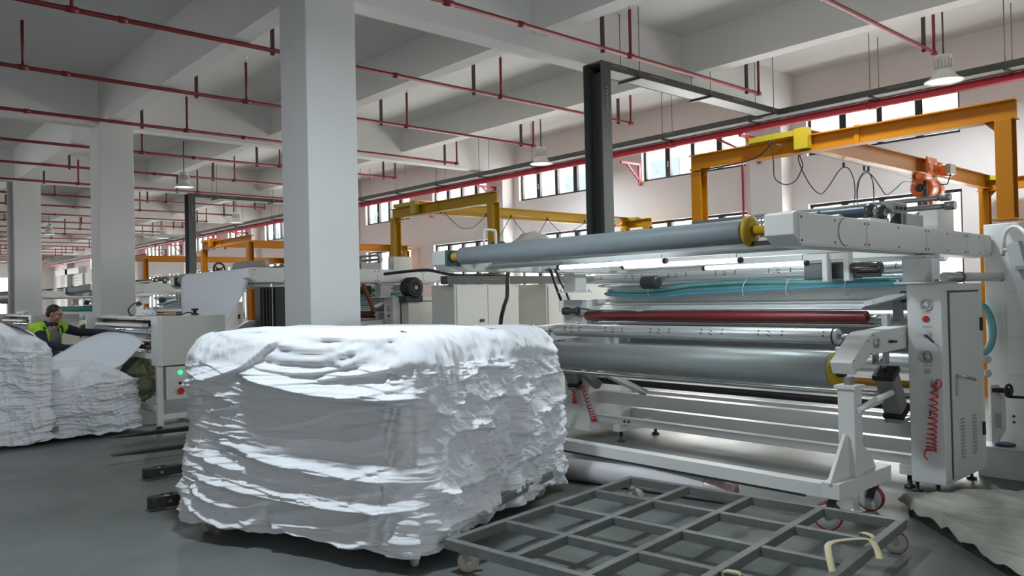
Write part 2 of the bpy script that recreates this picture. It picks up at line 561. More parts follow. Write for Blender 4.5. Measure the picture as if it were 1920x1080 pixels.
def cable_trays():
    x, z, w, h = 12.45, 4.70, 0.30, 0.10
    t = thing('cable_tray', (x, 0, z), 'long dark grey cable tray above the red fire main on the window side', 'cable tray')
    tray_section(MB(), (x, -6, z), (x, YE - 0.1, z), w, h).build('tray', M_TRAY, t)
    MB().box(x - w / 2 + 0.015, x + w / 2 - 0.015, -6, YE, z - 0.047, z - 0.038).build('tray_lining', M_TRAYIN, t)
    for y in (3.45, 5.3, 7.4, 9.3, 11.2, 13.0, 14.9, 16.7, 18.6, 20.5, 22.6, 24.6, 26.7, 30, 34, 38):
        rod_pair(x, y, z - 0.06, CZ, 0.16, 0.0, t)
    perforations(t, [(x - w / 2 - 0.003, y, z + 0.015) for y in (2.7, 4.75, 6.85, 9.0, 11.3)], (0, 1, 0))
    # branch towards the machine, then down
    t = thing('cable_tray', (7.75, 7.0, 2.2), 'dark grey branch cable tray that turns down behind the near wide roller', 'cable tray')
    y, xa, za = 7.0, 7.78, 4.70
    tray_section(MB(), (xa, y, za), (12.3, y, za), w, h).build('tray', M_TRAY, t)
    MB().box(xa + 0.2, 12.3, y - w / 2 + 0.015, y + w / 2 - 0.015, za - 0.047, za - 0.038).build('tray_lining', M_TRAYIN, t)
    d = MB()
    d.box(xa - 0.02, xa + 0.17, y - w / 2 - 0.012, y - w / 2, 2.2, za + 0.05)
    d.box(xa - 0.02, xa + 0.17, y + w / 2, y + w / 2 + 0.012, 2.2, za + 0.04)
    d.box(xa + 0.14, xa + 0.17, y - w / 2, y + w / 2, 2.2, za - 0.05)
    d.build('drop', M_TRAY, t)
    for xx in (8.55, 10.25, 12.1):
        rod_pair(xx, y, za - 0.06, CZ, 0.0, 0.17, t)
    perforations(t, [(xx, y - w / 2 - 0.008, za + 0.015) for xx in (8.0, 8.8, 10.9)], (1, 0, 0))
    perforations(t, [(xa + 0.08, y - w / 2 - 0.014, 4.4)], (0, 0, -1))
    # second branch further down the hall
    t2 = dup(t, (0.05, 15.4, 0), label='dark grey branch cable tray that turns down between the two nearer white columns')
    t3 = thing('cable_tray', (9, 33, 4.8), 'short pale cable tray crossing above the long tray far down the hall', 'cable tray')
    tray_section(MB(), (8.6, 34.2, 4.55), (12.0, 34.2, 4.55), 0.3, 0.1).build('tray', M_TRAYIN, t3)
    rod_pair(10.5, 34.2, 4.5, CZ, 0, 0.17, t3)
cable_trays()

# ------------------------------------------------------------------ high-bay lamps
M_LAMP = mat('lamp_housing', (0.62, 0.62, 0.59), 0.4)
M_GLOW = mat('lamp_glow', (0.9, 0.95, 1.0), 0.4, emit=(0.74, 0.88, 1.0), estr=0.8)
def lamps():
    def lamp(x, y, z, label, power):
        t = thing('pendant_lamp', (x, y, z), label, 'lamp', 'high-bay pendant lamps')
        MB().cyl((x, y, z + 0.36), (x, y, CZ), 0.012, 8).build('stem', M_DARK, t)
        MB().lathe([(0.10, 0.30), (0.10, 0.36), (0.06, 0.365)], (x, y, z), (0, 0, 1), 20).build('cap', M_LAMP, t)
        f = MB().lathe([(0.105, 0.17), (0.105, 0.30)], (x, y, z), (0, 0, 1), 20)
        for k in range(20):
            a = 2 * pi * k / 20
            f.obox((x + 0.118 * cos(a), y + 0.118 * sin(a), z + 0.235), 0.03, 0.012, 0.12, Matrix.Rotation(a, 3, 'Z'))
        f.build('heat_sink', M_LAMP, t)
        MB().lathe([(0.10, 0.17), (0.125, 0.15), (0.135, 0.11), (0.155, 0.07), (0.20, 0.03), (0.245, 0.008), (0.25, 0.0), (0.24, -0.004), (0.228, 0.008), (0.19, 0.025), (0.145, 0.07), (0.11, 0.12)],
                   (x, y, z), (0, 0, 1), 28, caps=False).build('shade', M_LAMP, t)
        MB().lathe([(0.0005, 0.019), (0.15, 0.018), (0.222, 0.012), (0.222, 0.010), (0.0005, 0.012)], (x, y, z), (0, 0, 1), 28).build('diffuser', M_GLOW, t)
        if power:
            ld = bpy.data.lights.new('lamp_light', 'AREA'); ld.shape = 'DISK'; ld.size = 0.4
            ld.energy = power; ld.color = (0.83, 0.93, 1.0)
            lo = bpy.data.objects.new('lamp_light', ld); COL.objects.link(lo)
            lo.location = (x, y, z - 0.02)
    lamp(11.70, 4.03, 4.50, 'white high-bay lamp hanging above the near orange gantry', 80)
    lamp(6.75, 3.4, 4.50, 'white high-bay lamp above the near machine, above the picture', 75)
    lamp(1.80, 4.03, 4.50, 'white high-bay lamp over the near fabric stacks', 130)
    lamp(11.72, 12.1, 4.50, 'white high-bay lamp hanging above the yellow gantry', 80)
    lamp(6.75, 19.5, 4.50, 'white high-bay lamp hanging between the two nearer columns', 50)
    lamp(1.05, 11.2, 4.50, 'white high-bay lamp added out of the picture to light the fabric sheet', 34)  # unseen lamp, added to brighten the fabric sheet by the worker
    lamp(11.2, 27.2, 4.50, 'white high-bay lamp hanging above the far orange gantry', 0)
    lamp(6.9, 35.0, 4.50, 'white high-bay lamp beside the second white column', 0)
    lamp(11.2, 42.5, 4.50, 'small far high-bay lamp between the second and third columns', 0)
    lamp(11.2, 35.0, 4.50, 'small far high-bay lamp just beyond the second column', 0)
    for i, (x, y) in enumerate(((2.15, 9.9), (7.7, 26.0))):
        t = own(MB().lathe([(0.055, 0), (0.055, -0.02), (0.045, -0.05), (0.02, -0.06)], (x, y, CZ), (0, 0, 1), 16),
                'smoke_detector', M_WHITE, ['round white smoke detector on the nearest ceiling bay', 'round white smoke detector above the hanging lamp between columns'][i], 'smoke detector')
lamps()

# ------------------------------------------------------------------ gantry cranes
def ibeam(m, p0, p1, h, w, tf=0.012, tw=0.010):
    p0, p1 = Vector(p0), Vector(p1); z = Vector((0, 0, 1))
    m.bar(p0 + z * (h / 2 - tf / 2), p1 + z * (h / 2 - tf / 2), w, tf)
    m.bar(p0 - z * (h / 2 - tf / 2), p1 - z * (h / 2 - tf / 2), w, tf)
    m.bar(p0, p1, tw, h - 2 * tf)
    return m

def vpost(m, x, y, z0, z1, wx, wy, t=0.012):
    """I-section post, flanges facing +-x"""
    m.box(x - wx / 2, x - wx / 2 + t, y - wy / 2, y + wy / 2, z0, z1)
    m.box(x + wx / 2 - t, x + wx / 2, y - wy / 2, y + wy / 2, z0, z1)
    m.box(x - wx / 2 + t, x + wx / 2 - t, y - t / 2, y + t / 2, z0, z1)
    m.box(x - wx / 2 - 0.03, x + wx / 2 + 0.03, y - wy / 2 - 0.03, y + wy / 2 + 0.03, z0, z0 + 0.015)

def gantry(Y0, Y1, Yg, zb, col, sad, label, xn=7.65, xf=13.1, zt=3.24, Yf=None, zb2=None):
    t = thing('gantry_crane', (xn, Y0, zb), label, 'crane', 'gantry cranes over the machines')
    h = 0.17
    yf0, yf1 = (Yf or (Y0 + 1.25, Y1))
    for nm, x, a, b, z0 in (('near', xn, Y0, Y1, zb), ('far', xf, yf0, yf1, 0.0)):
        ibeam(MB(), (x, a - 0.09, zt - h / 2), (x, b + 0.09, zt - h / 2), h, 0.13).build('runway_beam', col, t)
        for y, s in ((a, 1), (b, -1)):
            m = MB(); vpost(m, x, y, zb2 if (zb2 is not None and nm == 'near' and s < 0) else z0, zt - h, 0.14, 0.13)
            m.prism([(y + s * 0.06, zt - h), (y + s * 0.16, zt - h), (y + s * 0.06, zt - h - 0.1)], 'x', x - 0.006, x + 0.006)
            m.build('post', col, t, bevel=0.003)
    g = ibeam(MB(), (xn - 0.12, Yg, zt - 0.04), (xf + 0.1, Yg, zt - 0.04), 0.20, 0.11)
    g.build('girder', col, t)
    MB().box(xn - 0.13, xn - 0.04, Yg - 0.075, Yg + 0.075, zt - 0.145, zt + 0.07).build('end_block', sad, t, bevel=0.004)
    MB().box(xn - 0.12, xn - 0.06, Yg, Yg + 0.60, zt - 0.0, zt + 0.06).build('end_carriage', sad, t, bevel=0.004)
    MB().box(xn - 0.02, xn + 0.12, Yg - 0.55, Yg - 0.5, zt - 0.16, zt + 0.02).build('end_stop', col, t)
    MB().box(xf - 0.08, xf + 0.08, Yg - 0.3, Yg + 0.1, zt - 0.02, zt + 0.05).build('end_carriage', sad, t, bevel=0.004)
    return t

def hoist(x, y, zt, label):
    t = thing('electric_hoist', (x, y, zt), label, 'hoist', 'electric chain hoists')
    # trolley round the girder
    m = MB()
    m.box(x - 0.16, x + 0.16, y - 0.10, y - 0.075, zt - 0.32, zt - 0.02)
    m.box(x - 0.16, x + 0.16, y + 0.075, y + 0.10, zt - 0.32, zt - 0.02)
    m.box(x - 0.05, x + 0.05, y - 0.10, y + 0.10, zt - 0.34, zt - 0.28)
    m.build('trolley_plate', M_HOIST, t, bevel=0.006)
    for a in (-0.10, 0.10):
        for s in (-1, 1):
            MB().cyl((x + a, y + s * 0.07, zt - 0.15), (x + a, y + s * 0.125, zt - 0.15), 0.06, 14).build('wheel', M_HOIST, t)
    MB().lathe([(0.05, 0), (0.075, 0.02), (0.075, 0.26), (0.06, 0.30)], (x + 0.18, y - 0.15, zt - 0.17), (1, 0, 0), 16).build('travel_motor', M_HOIST, t)
    MB().box(x + 0.17, x + 0.37, y - 0.25, y - 0.19, zt - 0.23, zt - 0.10).build('terminal_box', mat('terminal_grey', (0.30, 0.27, 0.18), 0.5), t, bevel=0.006)
    MB().lathe([(0.03, 0), (0.05, 0.02), (0.05, 0.30), (0.035, 0.33)], (x - 0.5, y - 0.12, zt - 0.30), (1, 0, 0), 12).build('buffer', M_HOIST, t)
    # hoist body below
    zc = zt - 0.42
    b = MB().lathe([(0.07, -0.22), (0.125, -0.19), (0.14, -0.10), (0.14, 0.04), (0.12, 0.08)], (x - 0.02, y - 0.02, zc), (1, 0.0, 0), 20)
    b.build('motor', M_HOIST, t)
    f = MB()
    for k in range(7):
        a = -0.9 + k * 0.3
        f.obox((x - 0.06, y - 0.02 + 0.145 * sin(a), zc + 0.145 * cos(a)), 0.2, 0.01, 0.03, Matrix.Rotation(-a, 3, 'X'))
    f.build('fin', M_HOIST, t)
    MB().lathe([(0.125, 0.06), (0.15, 0.08), (0.15, 0.22), (0.10, 0.28)], (x - 0.02, y - 0.02, zc - 0.02), (1, 0, 0), 18).build('gearbox', M_HOIST, t)
    MB().lathe([(0.045, -0.245), (0.055, -0.215)], (x - 0.02, y - 0.02, zc), (1, 0, 0), 14).build('end_cap', M_BLACK, t)
    MB().lathe([(0.10, 0), (0.13, 0.05), (0.06, 0.11)], (x + 0.0, y, zc + 0.10), (0, 0, 1), 16).build('canopy', M_BLACK, t)
    MB().cyl((x, y, zc + 0.12), (x, y, zt - 0.30), 0.022, 8).build('suspension', M_DARK, t)
    # chain and hook block
    ch = MB()
    for k in range(26):
        z = zc - 0.16 - k * 0.032
        c = Vector((x - 0.04, y - 0.04, z))
        ch.torus(c, (1, 0, 0) if k % 2 else (0, 1, 0), 0.013, 0.005, 8, 5)
    ch.build('chain', M_STEEL, t)
    MB().prism([(x + 0.0, zc - 0.10), (x + 0.17, zc - 0.10), (x + 0.15, zc - 0.44), (x + 0.03, zc - 0.38)], 'y', y - 0.08, y + 0.06).build('chain_bag', M_HOIST, t, bevel=0.012)
    # pendant control cable
    MB().tube([(x - 0.32, y - 0.12, zt - 0.30), (x - 0.32, y - 0.12, zt - 0.7), (x - 0.31, y - 0.12, zt - 1.1)], 0.02, 8).build('pendant_cable', M_BLACK, t)
    MB().tube([(x + 0.27, y - 0.22, zt - 0.22), (x + 0.2, y - 0.2, zt - 0.36), (x + 0.1, y - 0.15, zc + 0.05)], 0.008, 6).build('motor_cable', M_BLACK, t)
    MB().tube([(x - 0.3, y - 0.12, zc + 0.05), (x - 0.42, y - 0.12, zc - 0.12), (x - 0.3, y - 0.12, zc - 0.26), (x - 0.05, y - 0.1, zc - 0.25)], 0.008, 6).build('motor_cable', M_BLACK, t)
    return t

def smooth_path(pts, n=4):
    P = [Vector(p) for p in pts]; out = []
    for i in range(len(P) - 1):
        p0 = P[max(i - 1, 0)]; p1 = P[i]; p2 = P[i + 1]; p3 = P[min(i + 2, len(P) - 1)]
        for k in range(n):
            t = k / n
            out.append(0.5 * ((2 * p1) + (p2 - p0) * t + (2 * p0 - 5 * p1 + 4 * p2 - p3) * t * t + (3 * p1 - p0 - 3 * p2 + p3) * t ** 3))
    out.append(P[-1])
    return out

def gantries():
    gantry(2.16, 5.28, 3.96, 2.21, M_ORANGE, M_LIME, 'orange gantry crane over the near machine', xf=13.12, Yf=(3.2, 4.0))
    h = hoist(10.73, 3.96, 3.34, 'orange chain hoist with black motor cap on the near orange gantry')
    f = thing('festoon_cable', (7.45, 4.2, 3.2), 'thin black looped festoon cable below the near orange gantry girder', 'cable')
    a = [(7.4, 4.23, 3.22), (7.44, 4.22, 3.01), (7.45, 4.22, 2.84), (7.54, 4.21, 2.78), (7.67, 4.19, 2.77), (7.8, 4.17, 2.82), (7.89, 4.16, 2.92), (7.92, 4.15, 3.0),
         (7.87, 4.16, 3.09), (7.85, 4.16, 3.04), (7.93, 4.15, 2.91), (8.06, 4.13, 2.77), (8.2, 4.11, 2.7), (8.31, 4.1, 2.74), (8.43, 4.08, 2.85), (8.55, 4.06, 2.97), (8.65, 4.05, 3.02),
         (8.75, 4.03, 3.01), (8.84, 4.02, 2.88), (8.85, 4.02, 2.7), (8.8, 4.03, 2.5), (8.86, 4.0, 2.50), (8.86, 4.0, 2.76), (8.91, 4.0, 2.89), (9.04, 3.99, 3.0), (9.15, 3.98, 2.99), (9.22, 3.97, 2.87),
         (9.21, 3.97, 2.65), (9.0, 3.96, 2.5), (8.87, 4.0, 2.6), (8.94, 4.01, 2.88), (9.08, 3.99, 2.99), (9.19, 3.97, 2.97), (9.35, 3.95, 2.85), (9.48, 3.93, 2.76), (9.69, 3.9, 2.85), (9.87, 3.88, 2.94), (10.2, 3.88, 2.94), (10.43, 3.96, 2.9)]
    MB().tube(smooth_path(a), 0.0065, 6).build('cable', M_BLACK, f)
    MB().tube([(7.49, 4.21, 3.18), (8.02, 4.14, 3.14), (8.84, 4.02, 3.09), (10.3, 3.9, 3.0)], 0.003, 5).build('wire', M_RODS, f)
    for p in ((7.87, 4.16, 3.12), (8.66, 4.05, 3.06), (9.04, 3.99, 3.05), (9.13, 3.98, 3.05)):
        MB().obox((p[0], p[1], p[2] - 0.01), 0.02, 0.02, 0.06).build('cable_clip', M_BLACK, f)
    MB().tube(smooth_path([(7.42, 4.2, 3.20), (7.55, 4.5, 3.08), (7.56, 4.95, 3.05), (7.56, 5.3, 3.04)]), 0.008, 6).build('supply_cable', M_BLACK, f)
    gantry(8.96, 11.62, 10.9, 1.87, M_YELLOW, M_LIME, 'yellow gantry crane over the second machine', xf=13.12, Yf=(10.35, 10.98), zb2=0.0)
    hoist(12.2, 10.9, 3.34, 'orange chain hoist at the far end of the yellow gantry')
    f = thing('festoon_cable', (8.0, 10.8, 3.2), 'thin black looped festoon cable below the yellow gantry girder', 'cable')
    b = [(7.9, 10.8, 3.2), (8.04, 10.8, 3.18), (8.21, 10.8, 3.05), (8.47, 10.8, 2.88), (8.74, 10.8, 2.9), (8.92, 10.8, 3.02), (9.05, 10.8, 3.12), (9.09, 10.8, 3.03), (9.17, 10.8, 2.89), (9.35, 10.8, 2.75), (9.5, 10.8, 2.95), (9.66, 10.8, 3.13),
         (9.79, 10.8, 3.0), (10.03, 10.8, 2.82), (10.3, 10.8, 2.82), (10.48, 10.8, 3.0), (10.6, 10.8, 3.12), (10.71, 10.8, 3.05), (10.96, 10.8, 2.9), (11.18, 10.8, 2.9), (11.42, 10.8, 3.0), (11.66, 10.8, 3.12)]
    MB().tube(smooth_path(b), 0.0065, 6).build('cable', M_BLACK, f)
    MB().tube([(7.6, 10.82, 3.16), (11.9, 10.82, 3.16)], 0.003, 5).build('wire', M_RODS, f)
    for x in (8.04, 9.06, 9.66, 10.6, 11.66):
        MB().obox((x, 10.81, 3.14), 0.02, 0.03, 0.06).build('cable_clip', M_BLACK, f)
    gantry(17.8, 20.7, 20.0, 0.0, M_ORANGE, M_ORANGE, 'far orange gantry crane seen between two columns', xf=13.12, Yf=(19.4, 20.1))
    hoist(11.2, 20.0, 3.34, 'orange chain hoist on the far orange gantry, behind a column')
    gantry(25.6, 28.5, 27.6, 0.0, M_ORANGE, M_ORANGE, 'farthest orange gantry crane behind the second column', xf=13.12, Yf=(27.0, 27.7))
gantries()
# ------------------------------------------------------------------ the laminating machines
M_ROLLGREY = mat('grey_rubber_roll', (0.225, 0.265, 0.285), 0.55, vary=0.06, vscale=5)
M_ROLLDULL = mat('grey_sleeve', (0.40, 0.44, 0.445), 0.42, 0.35, vary=0.05, vscale=4)
M_ROLLRED = mat('dark_red_sleeve', (0.155, 0.018, 0.02), 0.35, vary=0.1, vscale=6)
M_NAVY = mat('navy_sleeve', (0.025, 0.06, 0.10), 0.5)
M_FLANGE = mat('flange_yellow', (0.50, 0.32, 0.02), 0.4)
M_TEAL = mat('teal_hose', (0.16, 0.40, 0.40), 0.25, vary=0.2, vscale=6)
M_TEALB = mat('blue_hose', (0.10, 0.35, 0.50), 0.25)
M_PNEU = mat('cylinder_grey', (0.27, 0.275, 0.265), 0.4, 0.5)
M_TUBE = mat('tube_light', (1, 1, 1), 0.4, emit=(0.88, 0.97, 1.0), estr=10.0)
M_DIAL = mat('dial_face', (0.62, 0.63, 0.62), 0.4)
M_COIL = mat('red_coil_hose', (0.55, 0.02, 0.03), 0.35)
M_SLOT = mat('louver_dark', (0.08, 0.08, 0.075), 0.7)

def gauge(t, x, y, z, r=0.04, n=(-1, 0, 0)):
    n = Vector(n)
    c = Vector((x, y, z))
    g = MB().lathe([(r * 0.8, 0), (r, 0.004), (r, 0.018), (r * 0.84, 0.022), (r * 0.82, 0.012)], c, n, 22, caps=False).build('gauge', M_STEEL, t)
    MB().lathe([(0.0005, 0.011), (r * 0.83, 0.011), (r * 0.83, 0.013), (0.0005, 0.013)], c, n, 22).build('dial', M_DIAL, g)
    u, w = orth(n)
    m = MB()
    for k in range(9):
        a = -0.8 + k * 0.58
        d = u * cos(a) + w * sin(a)
        m.bar(c + n * 0.0135 + d * r * 0.55, c + n * 0.0135 + d * r * 0.72, 0.004, 0.001, n)
    m.bar(c + n * 0.015, c + n * 0.015 + (u + w) * r * 0.42, 0.004, 0.001, n)
    m.torus(c + n * 0.0135, n, r * 0.5, 0.0015, 18, 4)
    m.build('scale', M_BLACK, g)
    return g

def coil(t, p0, p1, turns, r0, r1, wire=0.006, tail=None, name='coil_hose'):
    p0, p1 = Vector(p0), Vector(p1); u, w = orth(p1 - p0); pts = []
    n = turns * 12
    for i in range(n + 1):
        f = i / n
        ff = f * f * 0.45 + f * 0.55
        a = 2 * pi * turns * f
        r = r0 + (r1 - r0) * f
        pts.append(p0 + (p1 - p0) * (1 - (1 - f) ** 1.35) + (u * cos(a) + w * sin(a)) * r)
    m = MB().tube(pts, wire, 6)
    if tail: m.tube(smooth_path(tail), wire, 6)
    return m.build(name, M_COIL, t)

def roller(t, name, x, z, y0, y1, r, m, sh=0.018, shlen=0.12, seg=28):
    o = MB().lathe([(r * 0.92, y0), (r, y0 + 0.01), (r, y1 - 0.01), (r * 0.92, y1)], (x, 0, z), (0, 1, 0), seg).build(name, m, t)
    MB().cyl((x, y0 - shlen, z), (x, y0, z), sh, 12).build('shaft', M_STEEL, o)
    MB().cyl((x, y1, z), (x, y1 + shlen, z), sh, 12).build('shaft', M_STEEL, o)
    ORIG[o] = ORIG[t]
    return o

def machine(label):
    t = thing('laminating_machine', (6.6, 2.33, 0), label, 'machine', 'laminating machines along the window side')
    # ---- arms
    def arm(y0, y1, xn, outer):
        o = MB().prism([(xn, 2.115), (xn + 0.03, 2.125), (7.785, 2.10), (7.785, 1.905), (xn + 0.10, 1.92), (xn, 1.985)], 'y', y0, y1).build('arm', M_WHITE, t, bevel=0.006)
        ORIG[o] = ORIG[t]
        xs = [xn + 0.05, 5.29, 6.32, 7.16, 7.77]
        yy = (y0 - 0.006, y0) if outer < 0 else (y1, y1 + 0.006)
        for a, b in zip(xs, xs[1:]):
            def zt(x): return 2.122 - (x - xn) * 0.007
            def zb(x): return 1.921 - (x - xn) * 0.0045
            MB().prism([(a + 0.006, zt(a) - 0.012), (b - 0.006, zt(b) - 0.012), (b - 0.006, zb(b) + 0.012), (a + 0.006, zb(a) + 0.012)], 'y', *yy).build('cover_plate', M_WHITE, o, bevel=0.002)
            m = MB()
            for x in (a + 0.03, (a + b) / 2, b - 0.03):
                for z in (zt(x) - 0.03, zb(x) + 0.03):
                    m.cyl((x, yy[0] - 0.003, z), (x, yy[1] + 0.003, z), 0.008, 8)
            s = m.build('screws', M_DARK, o, kind='stuff')
        m = MB().lathe([(0.082, 0), (0.086, 0.001), (0.086, 0.004), (0.082, 0.005)], (4.97, yy[0] - 0.0005 if outer < 0 else yy[1], 2.02), (0, outer, 0), 28)
        m.build('hatch', M_WHITE, o)
        g = MB().torus((4.97, yy[0] if outer < 0 else yy[1], 2.02), (0, 1, 0), 0.088, 0.002, 28, 5)
        g.build('hatch_seam', M_SLOT, o)
        return o
    arm(2.336, 2.53, 4.33, -1)
    arm(6.20, 6.40, 4.64, 1)
    # cross members below the arms
    MB().box(6.0, 6.12, 2.53, 6.2, 1.945, 2.06).build('cross_member', M_WHITE, t, bevel=0.004)
    MB().box(5.28, 5.36, 2.53, 6.2, 1.965, 2.03).build('cross_member', M_WHITE, t, bevel=0.004)
    MB().box(7.1, 7.22, 2.53, 6.2, 1.93, 2.06).build('cross_member', M_WHITE, t, bevel=0.004)
    MB().box(5.19, 5.24, 2.56, 6.18, 1.94, 1.985).build('lamp_rail', M_GREY, t)
    # ---- wide grey roll on the arm noses
    o = roller(t, 'wide_roll', 4.72, 2.058, 2.90, 6.01, 0.084, M_ROLLGREY, 0.02, 0.05, 36)
    MB().lathe([(0.095, 0), (0.108, 0.004), (0.108, 0.025), (0.085, 0.035), (0.04, 0.036)], (4.72, 2.875, 2.058), (0, -1, 0), 30).build('flange', M_FLANGE, o)
    MB().lathe([(0.032, 0), (0.032, 0.22), (0.038, 0.23), (0.038, 0.30)], (4.72, 2.84, 2.058), (0, -1, 0), 18).build('shaft_end', M_FLANGE, o)
    MB().lathe([(0.03, 0), (0.03, 0.11), (0.045, 0.115), (0.045, 0.14)], (4.72, 6.01, 2.058), (0, 1, 0), 18).build('shaft_end', M_FLANGE, o)
    MB().box(4.65, 4.83, 6.17, 6.20, 1.965, 2.125).build('bearing_plate', mat('bearing_green', (0.05, 0.09, 0.09), 0.45), t, bevel=0.004)
    MB().lathe([(0.05, 0), (0.055, 0.01), (0.05, 0.03)], (4.72, 6.17, 2.058), (0, -1, 0), 18).build('bearing', M_BLACK, t)
    MB().box(4.70, 4.8, 2.53, 2.86, 1.955, 1.985).build('roll_rest', M_DARK, t)
    # needle roller and navy roller behind it
    m = MB().cyl((4.93, 2.56, 2.09), (4.93, 6.15, 2.09), 0.05, 16)
    k = 0
    y = 2.58
    while y < 6.13:
        m.lathe([(0.05, -0.008), (0.066, 0), (0.05, 0.008)], (4.93, y, 2.09), (0, 1, 0), 12, caps=False); y += 0.027
    m.build('spiked_roller', M_STEEL, t)
    roller(t, 'navy_roller', 5.10, 2.135, 2.56, 6.15, 0.05, M_NAVY, 0.015, 0.03)
    # second spiked roller further up the arm with its yellow end, bearings and rods
    m = MB().cyl((5.72, 3.0, 2.185), (5.72, 6.1, 2.185), 0.03, 14)
    y = 3.0
    while y < 4.6:
        m.lathe([(0.03, -0.006), (0.045, 0), (0.03, 0.006)], (5.72, y, 2.185), (0, 1, 0), 10, caps=False); y += 0.03
    m.build('spiked_roller', M_STEEL, t)
    MB().lathe([(0.03, 0), (0.038, 0.02), (0.038, 0.25), (0.03, 0.26)], (5.72, 2.70, 2.175), (0, 1, 0), 16).build('roller_end', M_FLANGE, t)
    roller(t, 'navy_roller', 5.98, 2.235, 2.55, 6.1, 0.042, M_NAVY, 0.015, 0.03)
    for x in (5.62, 5.80):
        b = MB().lathe([(0.055, 0), (0.06, 0.01), (0.06, 0.045), (0.05, 0.05)], (x, 2.47, 2.20), (0, -1, 0), 20).build('bearing', M_DARK, t)
        ORIG[b] = ORIG[t]
        MB().lathe([(0.022, 0.05), (0.03, 0.051), (0.03, 0.055), (0.022, 0.056)], (x, 2.47, 2.20), (0, -1, 0), 16).build('bearing_ring', M_STEEL, b)
        MB().box(x - 0.04, x + 0.04, 2.41, 2.48, 2.10, 2.16).build('bearing_foot', M_DARK, b)
    v = MB().box(5.86, 6.10, 2.38, 2.47, 2.20, 2.28).build('valve_block', mat('valve_grey', (0.3, 0.3, 0.29), 0.45, 0.3), t, bevel=0.004)
    m = MB()
    for k in range(3): m.cyl((5.91 + k * 0.07, 2.37, 2.24), (5.91 + k * 0.07, 2.38, 2.24), 0.012, 10)
    m.build('valve_ports', M_DARK, v)
    for z, ya, yb, r in ((2.315, 2.15, 4.4, 0.018), (2.25, 2.12, 3.2, 0.02)):
        MB().cyl((6.25, ya, z), (6.25, yb, z), r, 10).cyl((6.25, ya - 0.02, z), (6.25, ya + 0.05, z), r * 1.6, 10).build('rod', M_PNEU, t)
    MB().box(5.48, 5.75, 2.38, 2.5, 2.10, 2.145).build('bracket_pad', M_WHITE, t, bevel=0.004)
    MB().box(6.08, 6.40, 2.38, 2.5, 2.10, 2.21).build('bracket_box', M_GREY, t, bevel=0.006)
    MB().box(6.64, 6.98, 2.36, 2.52, 2.10, 2.31).build('bracket_box', M_CREAM, t, bevel=0.006)
    MB().prism([(2.38, 2.10), (2.50, 2.10), (2.42, 2.20), (2.38, 2.20)], 'x', 5.98, 6.02).build('cylinder_bracket', M_DARK, t)
    MB().cyl((6.05, 2.44, 2.16), (6.45, 2.44, 2.23), 0.012, 8).build('link_rod', M_DARK, t)
    # ---- posts that carry the arms
    for y0, y1 in ((2.42, 2.56), (6.14, 6.30)):
        p = MB().box(6.42, 6.60, y0 - 0.02, y1, 1.70, 1.90).build('post', M_WHITE, t, bevel=0.004)
        ORIG[p] = ORIG[t]
        for z in (1.69, 1.895):
            MB().box(6.36, 6.66, y0 - 0.06, y1 + 0.04, z - 0.008, z + 0.008).build('flange_plate', M_WHITE, p)
        m = MB()
        for x in (6.39, 6.63):
            for y in (y0 - 0.04, y1 + 0.02):
                for z in (1.70, 1.88): m.cyl((x, y, z), (x, y, z + 0.018), 0.012, 6)
        m.build('bolts', M_STEEL, p, kind='stuff')
    # ---- near side cabinet
    c = MB().box(6.60, 7.53, 2.34, 2.60, 0.09, 1.68).build('side_cabinet', M_WHITE, t, bevel=0.006)
    ORIG[c] = ORIG[t]
    d = MB().box(6.75, 7.40, 2.325, 2.34, 0.13, 1.605).build('door', M_CREAM, c, bevel=0.003)
    m = MB().box(6.728, 6.748, 2.334, 2.342, 0.12, 1.615).box(6.73, 7.42, 2.334, 2.342, 1.607, 1.622)
    m.build('door_gap', M_SLOT, c)
    m = MB()
    for x in (6.93, 7.20):
        for k in range(12):
            m.obox((x, 2.322, 0.27 + k * 0.028), 0.085, 0.012, 0.012, Matrix.Rotation(0.5, 3, 'X'))
    m.build('louvers', M_GREY, c, kind='stuff')
    MB().box(6.80, 6.83, 2.312, 2.328, 0.78, 0.95).build('handle_plate', M_GREY, c)
    MB().cyl((6.815, 2.31, 0.94), (6.82, 2.26, 0.94), 0.010, 10).cyl((6.82, 2.265, 0.94), (7.02, 2.25, 0.895), 0.014, 12).build('door_handle', M_STEEL, c)
    for z in (1.33, 0.44):
        MB().box(7.41, 7.455, 2.315, 2.34, z - 0.055, z + 0.055).build('hinge', M_BLACK, c)
    gauge(c, 6.60, 2.45, 1.51, 0.046); gauge(c, 6.60, 2.45, 1.10, 0.05)
    MB().lathe([(0.026, 0), (0.026, 0.012), (0.02, 0.02)], (6.6, 2.455, 1.40), (-1, 0, 0), 18).build('red_button', M_COIL, c)
    v = MB().lathe([(0.034, 0), (0.034, 0.02), (0.02, 0.03), (0.016, 0.05)], (6.6, 2.45, 1.285), (-1, 0, 0), 20).build('valve', M_DIAL, c)
    MB().bar((6.55, 2.45, 1.28), (6.545, 2.385, 1.22), 0.016, 0.012).build('valve_lever', mat('lever_blue', (0.02, 0.03, 0.12), 0.4), c)
    MB().lathe([(0.022, 0), (0.022, 0.008)], (6.6, 2.45, 0.985), (-1, 0, 0), 16).build('blank_plug', M_GREY, c)
    m = MB()
    for z in (1.452, 1.445, 1.345, 1.337, 1.333, 1.032, 1.025):
        m.box(6.597, 6.601, 2.415, 2.485, z - 0.0014, z + 0.0014)
    m.build('caption_lines', M_GREY, c)
    MB().box(6.585, 6.6, 2.375, 2.425, 0.80, 0.91).build('socket_plate', M_GREY, c, bevel=0.003)
    m = MB()
    for z in (0.835, 0.855, 0.875): m.cyl((6.583, 2.40, z), (6.586, 2.40, z), 0.006, 8)
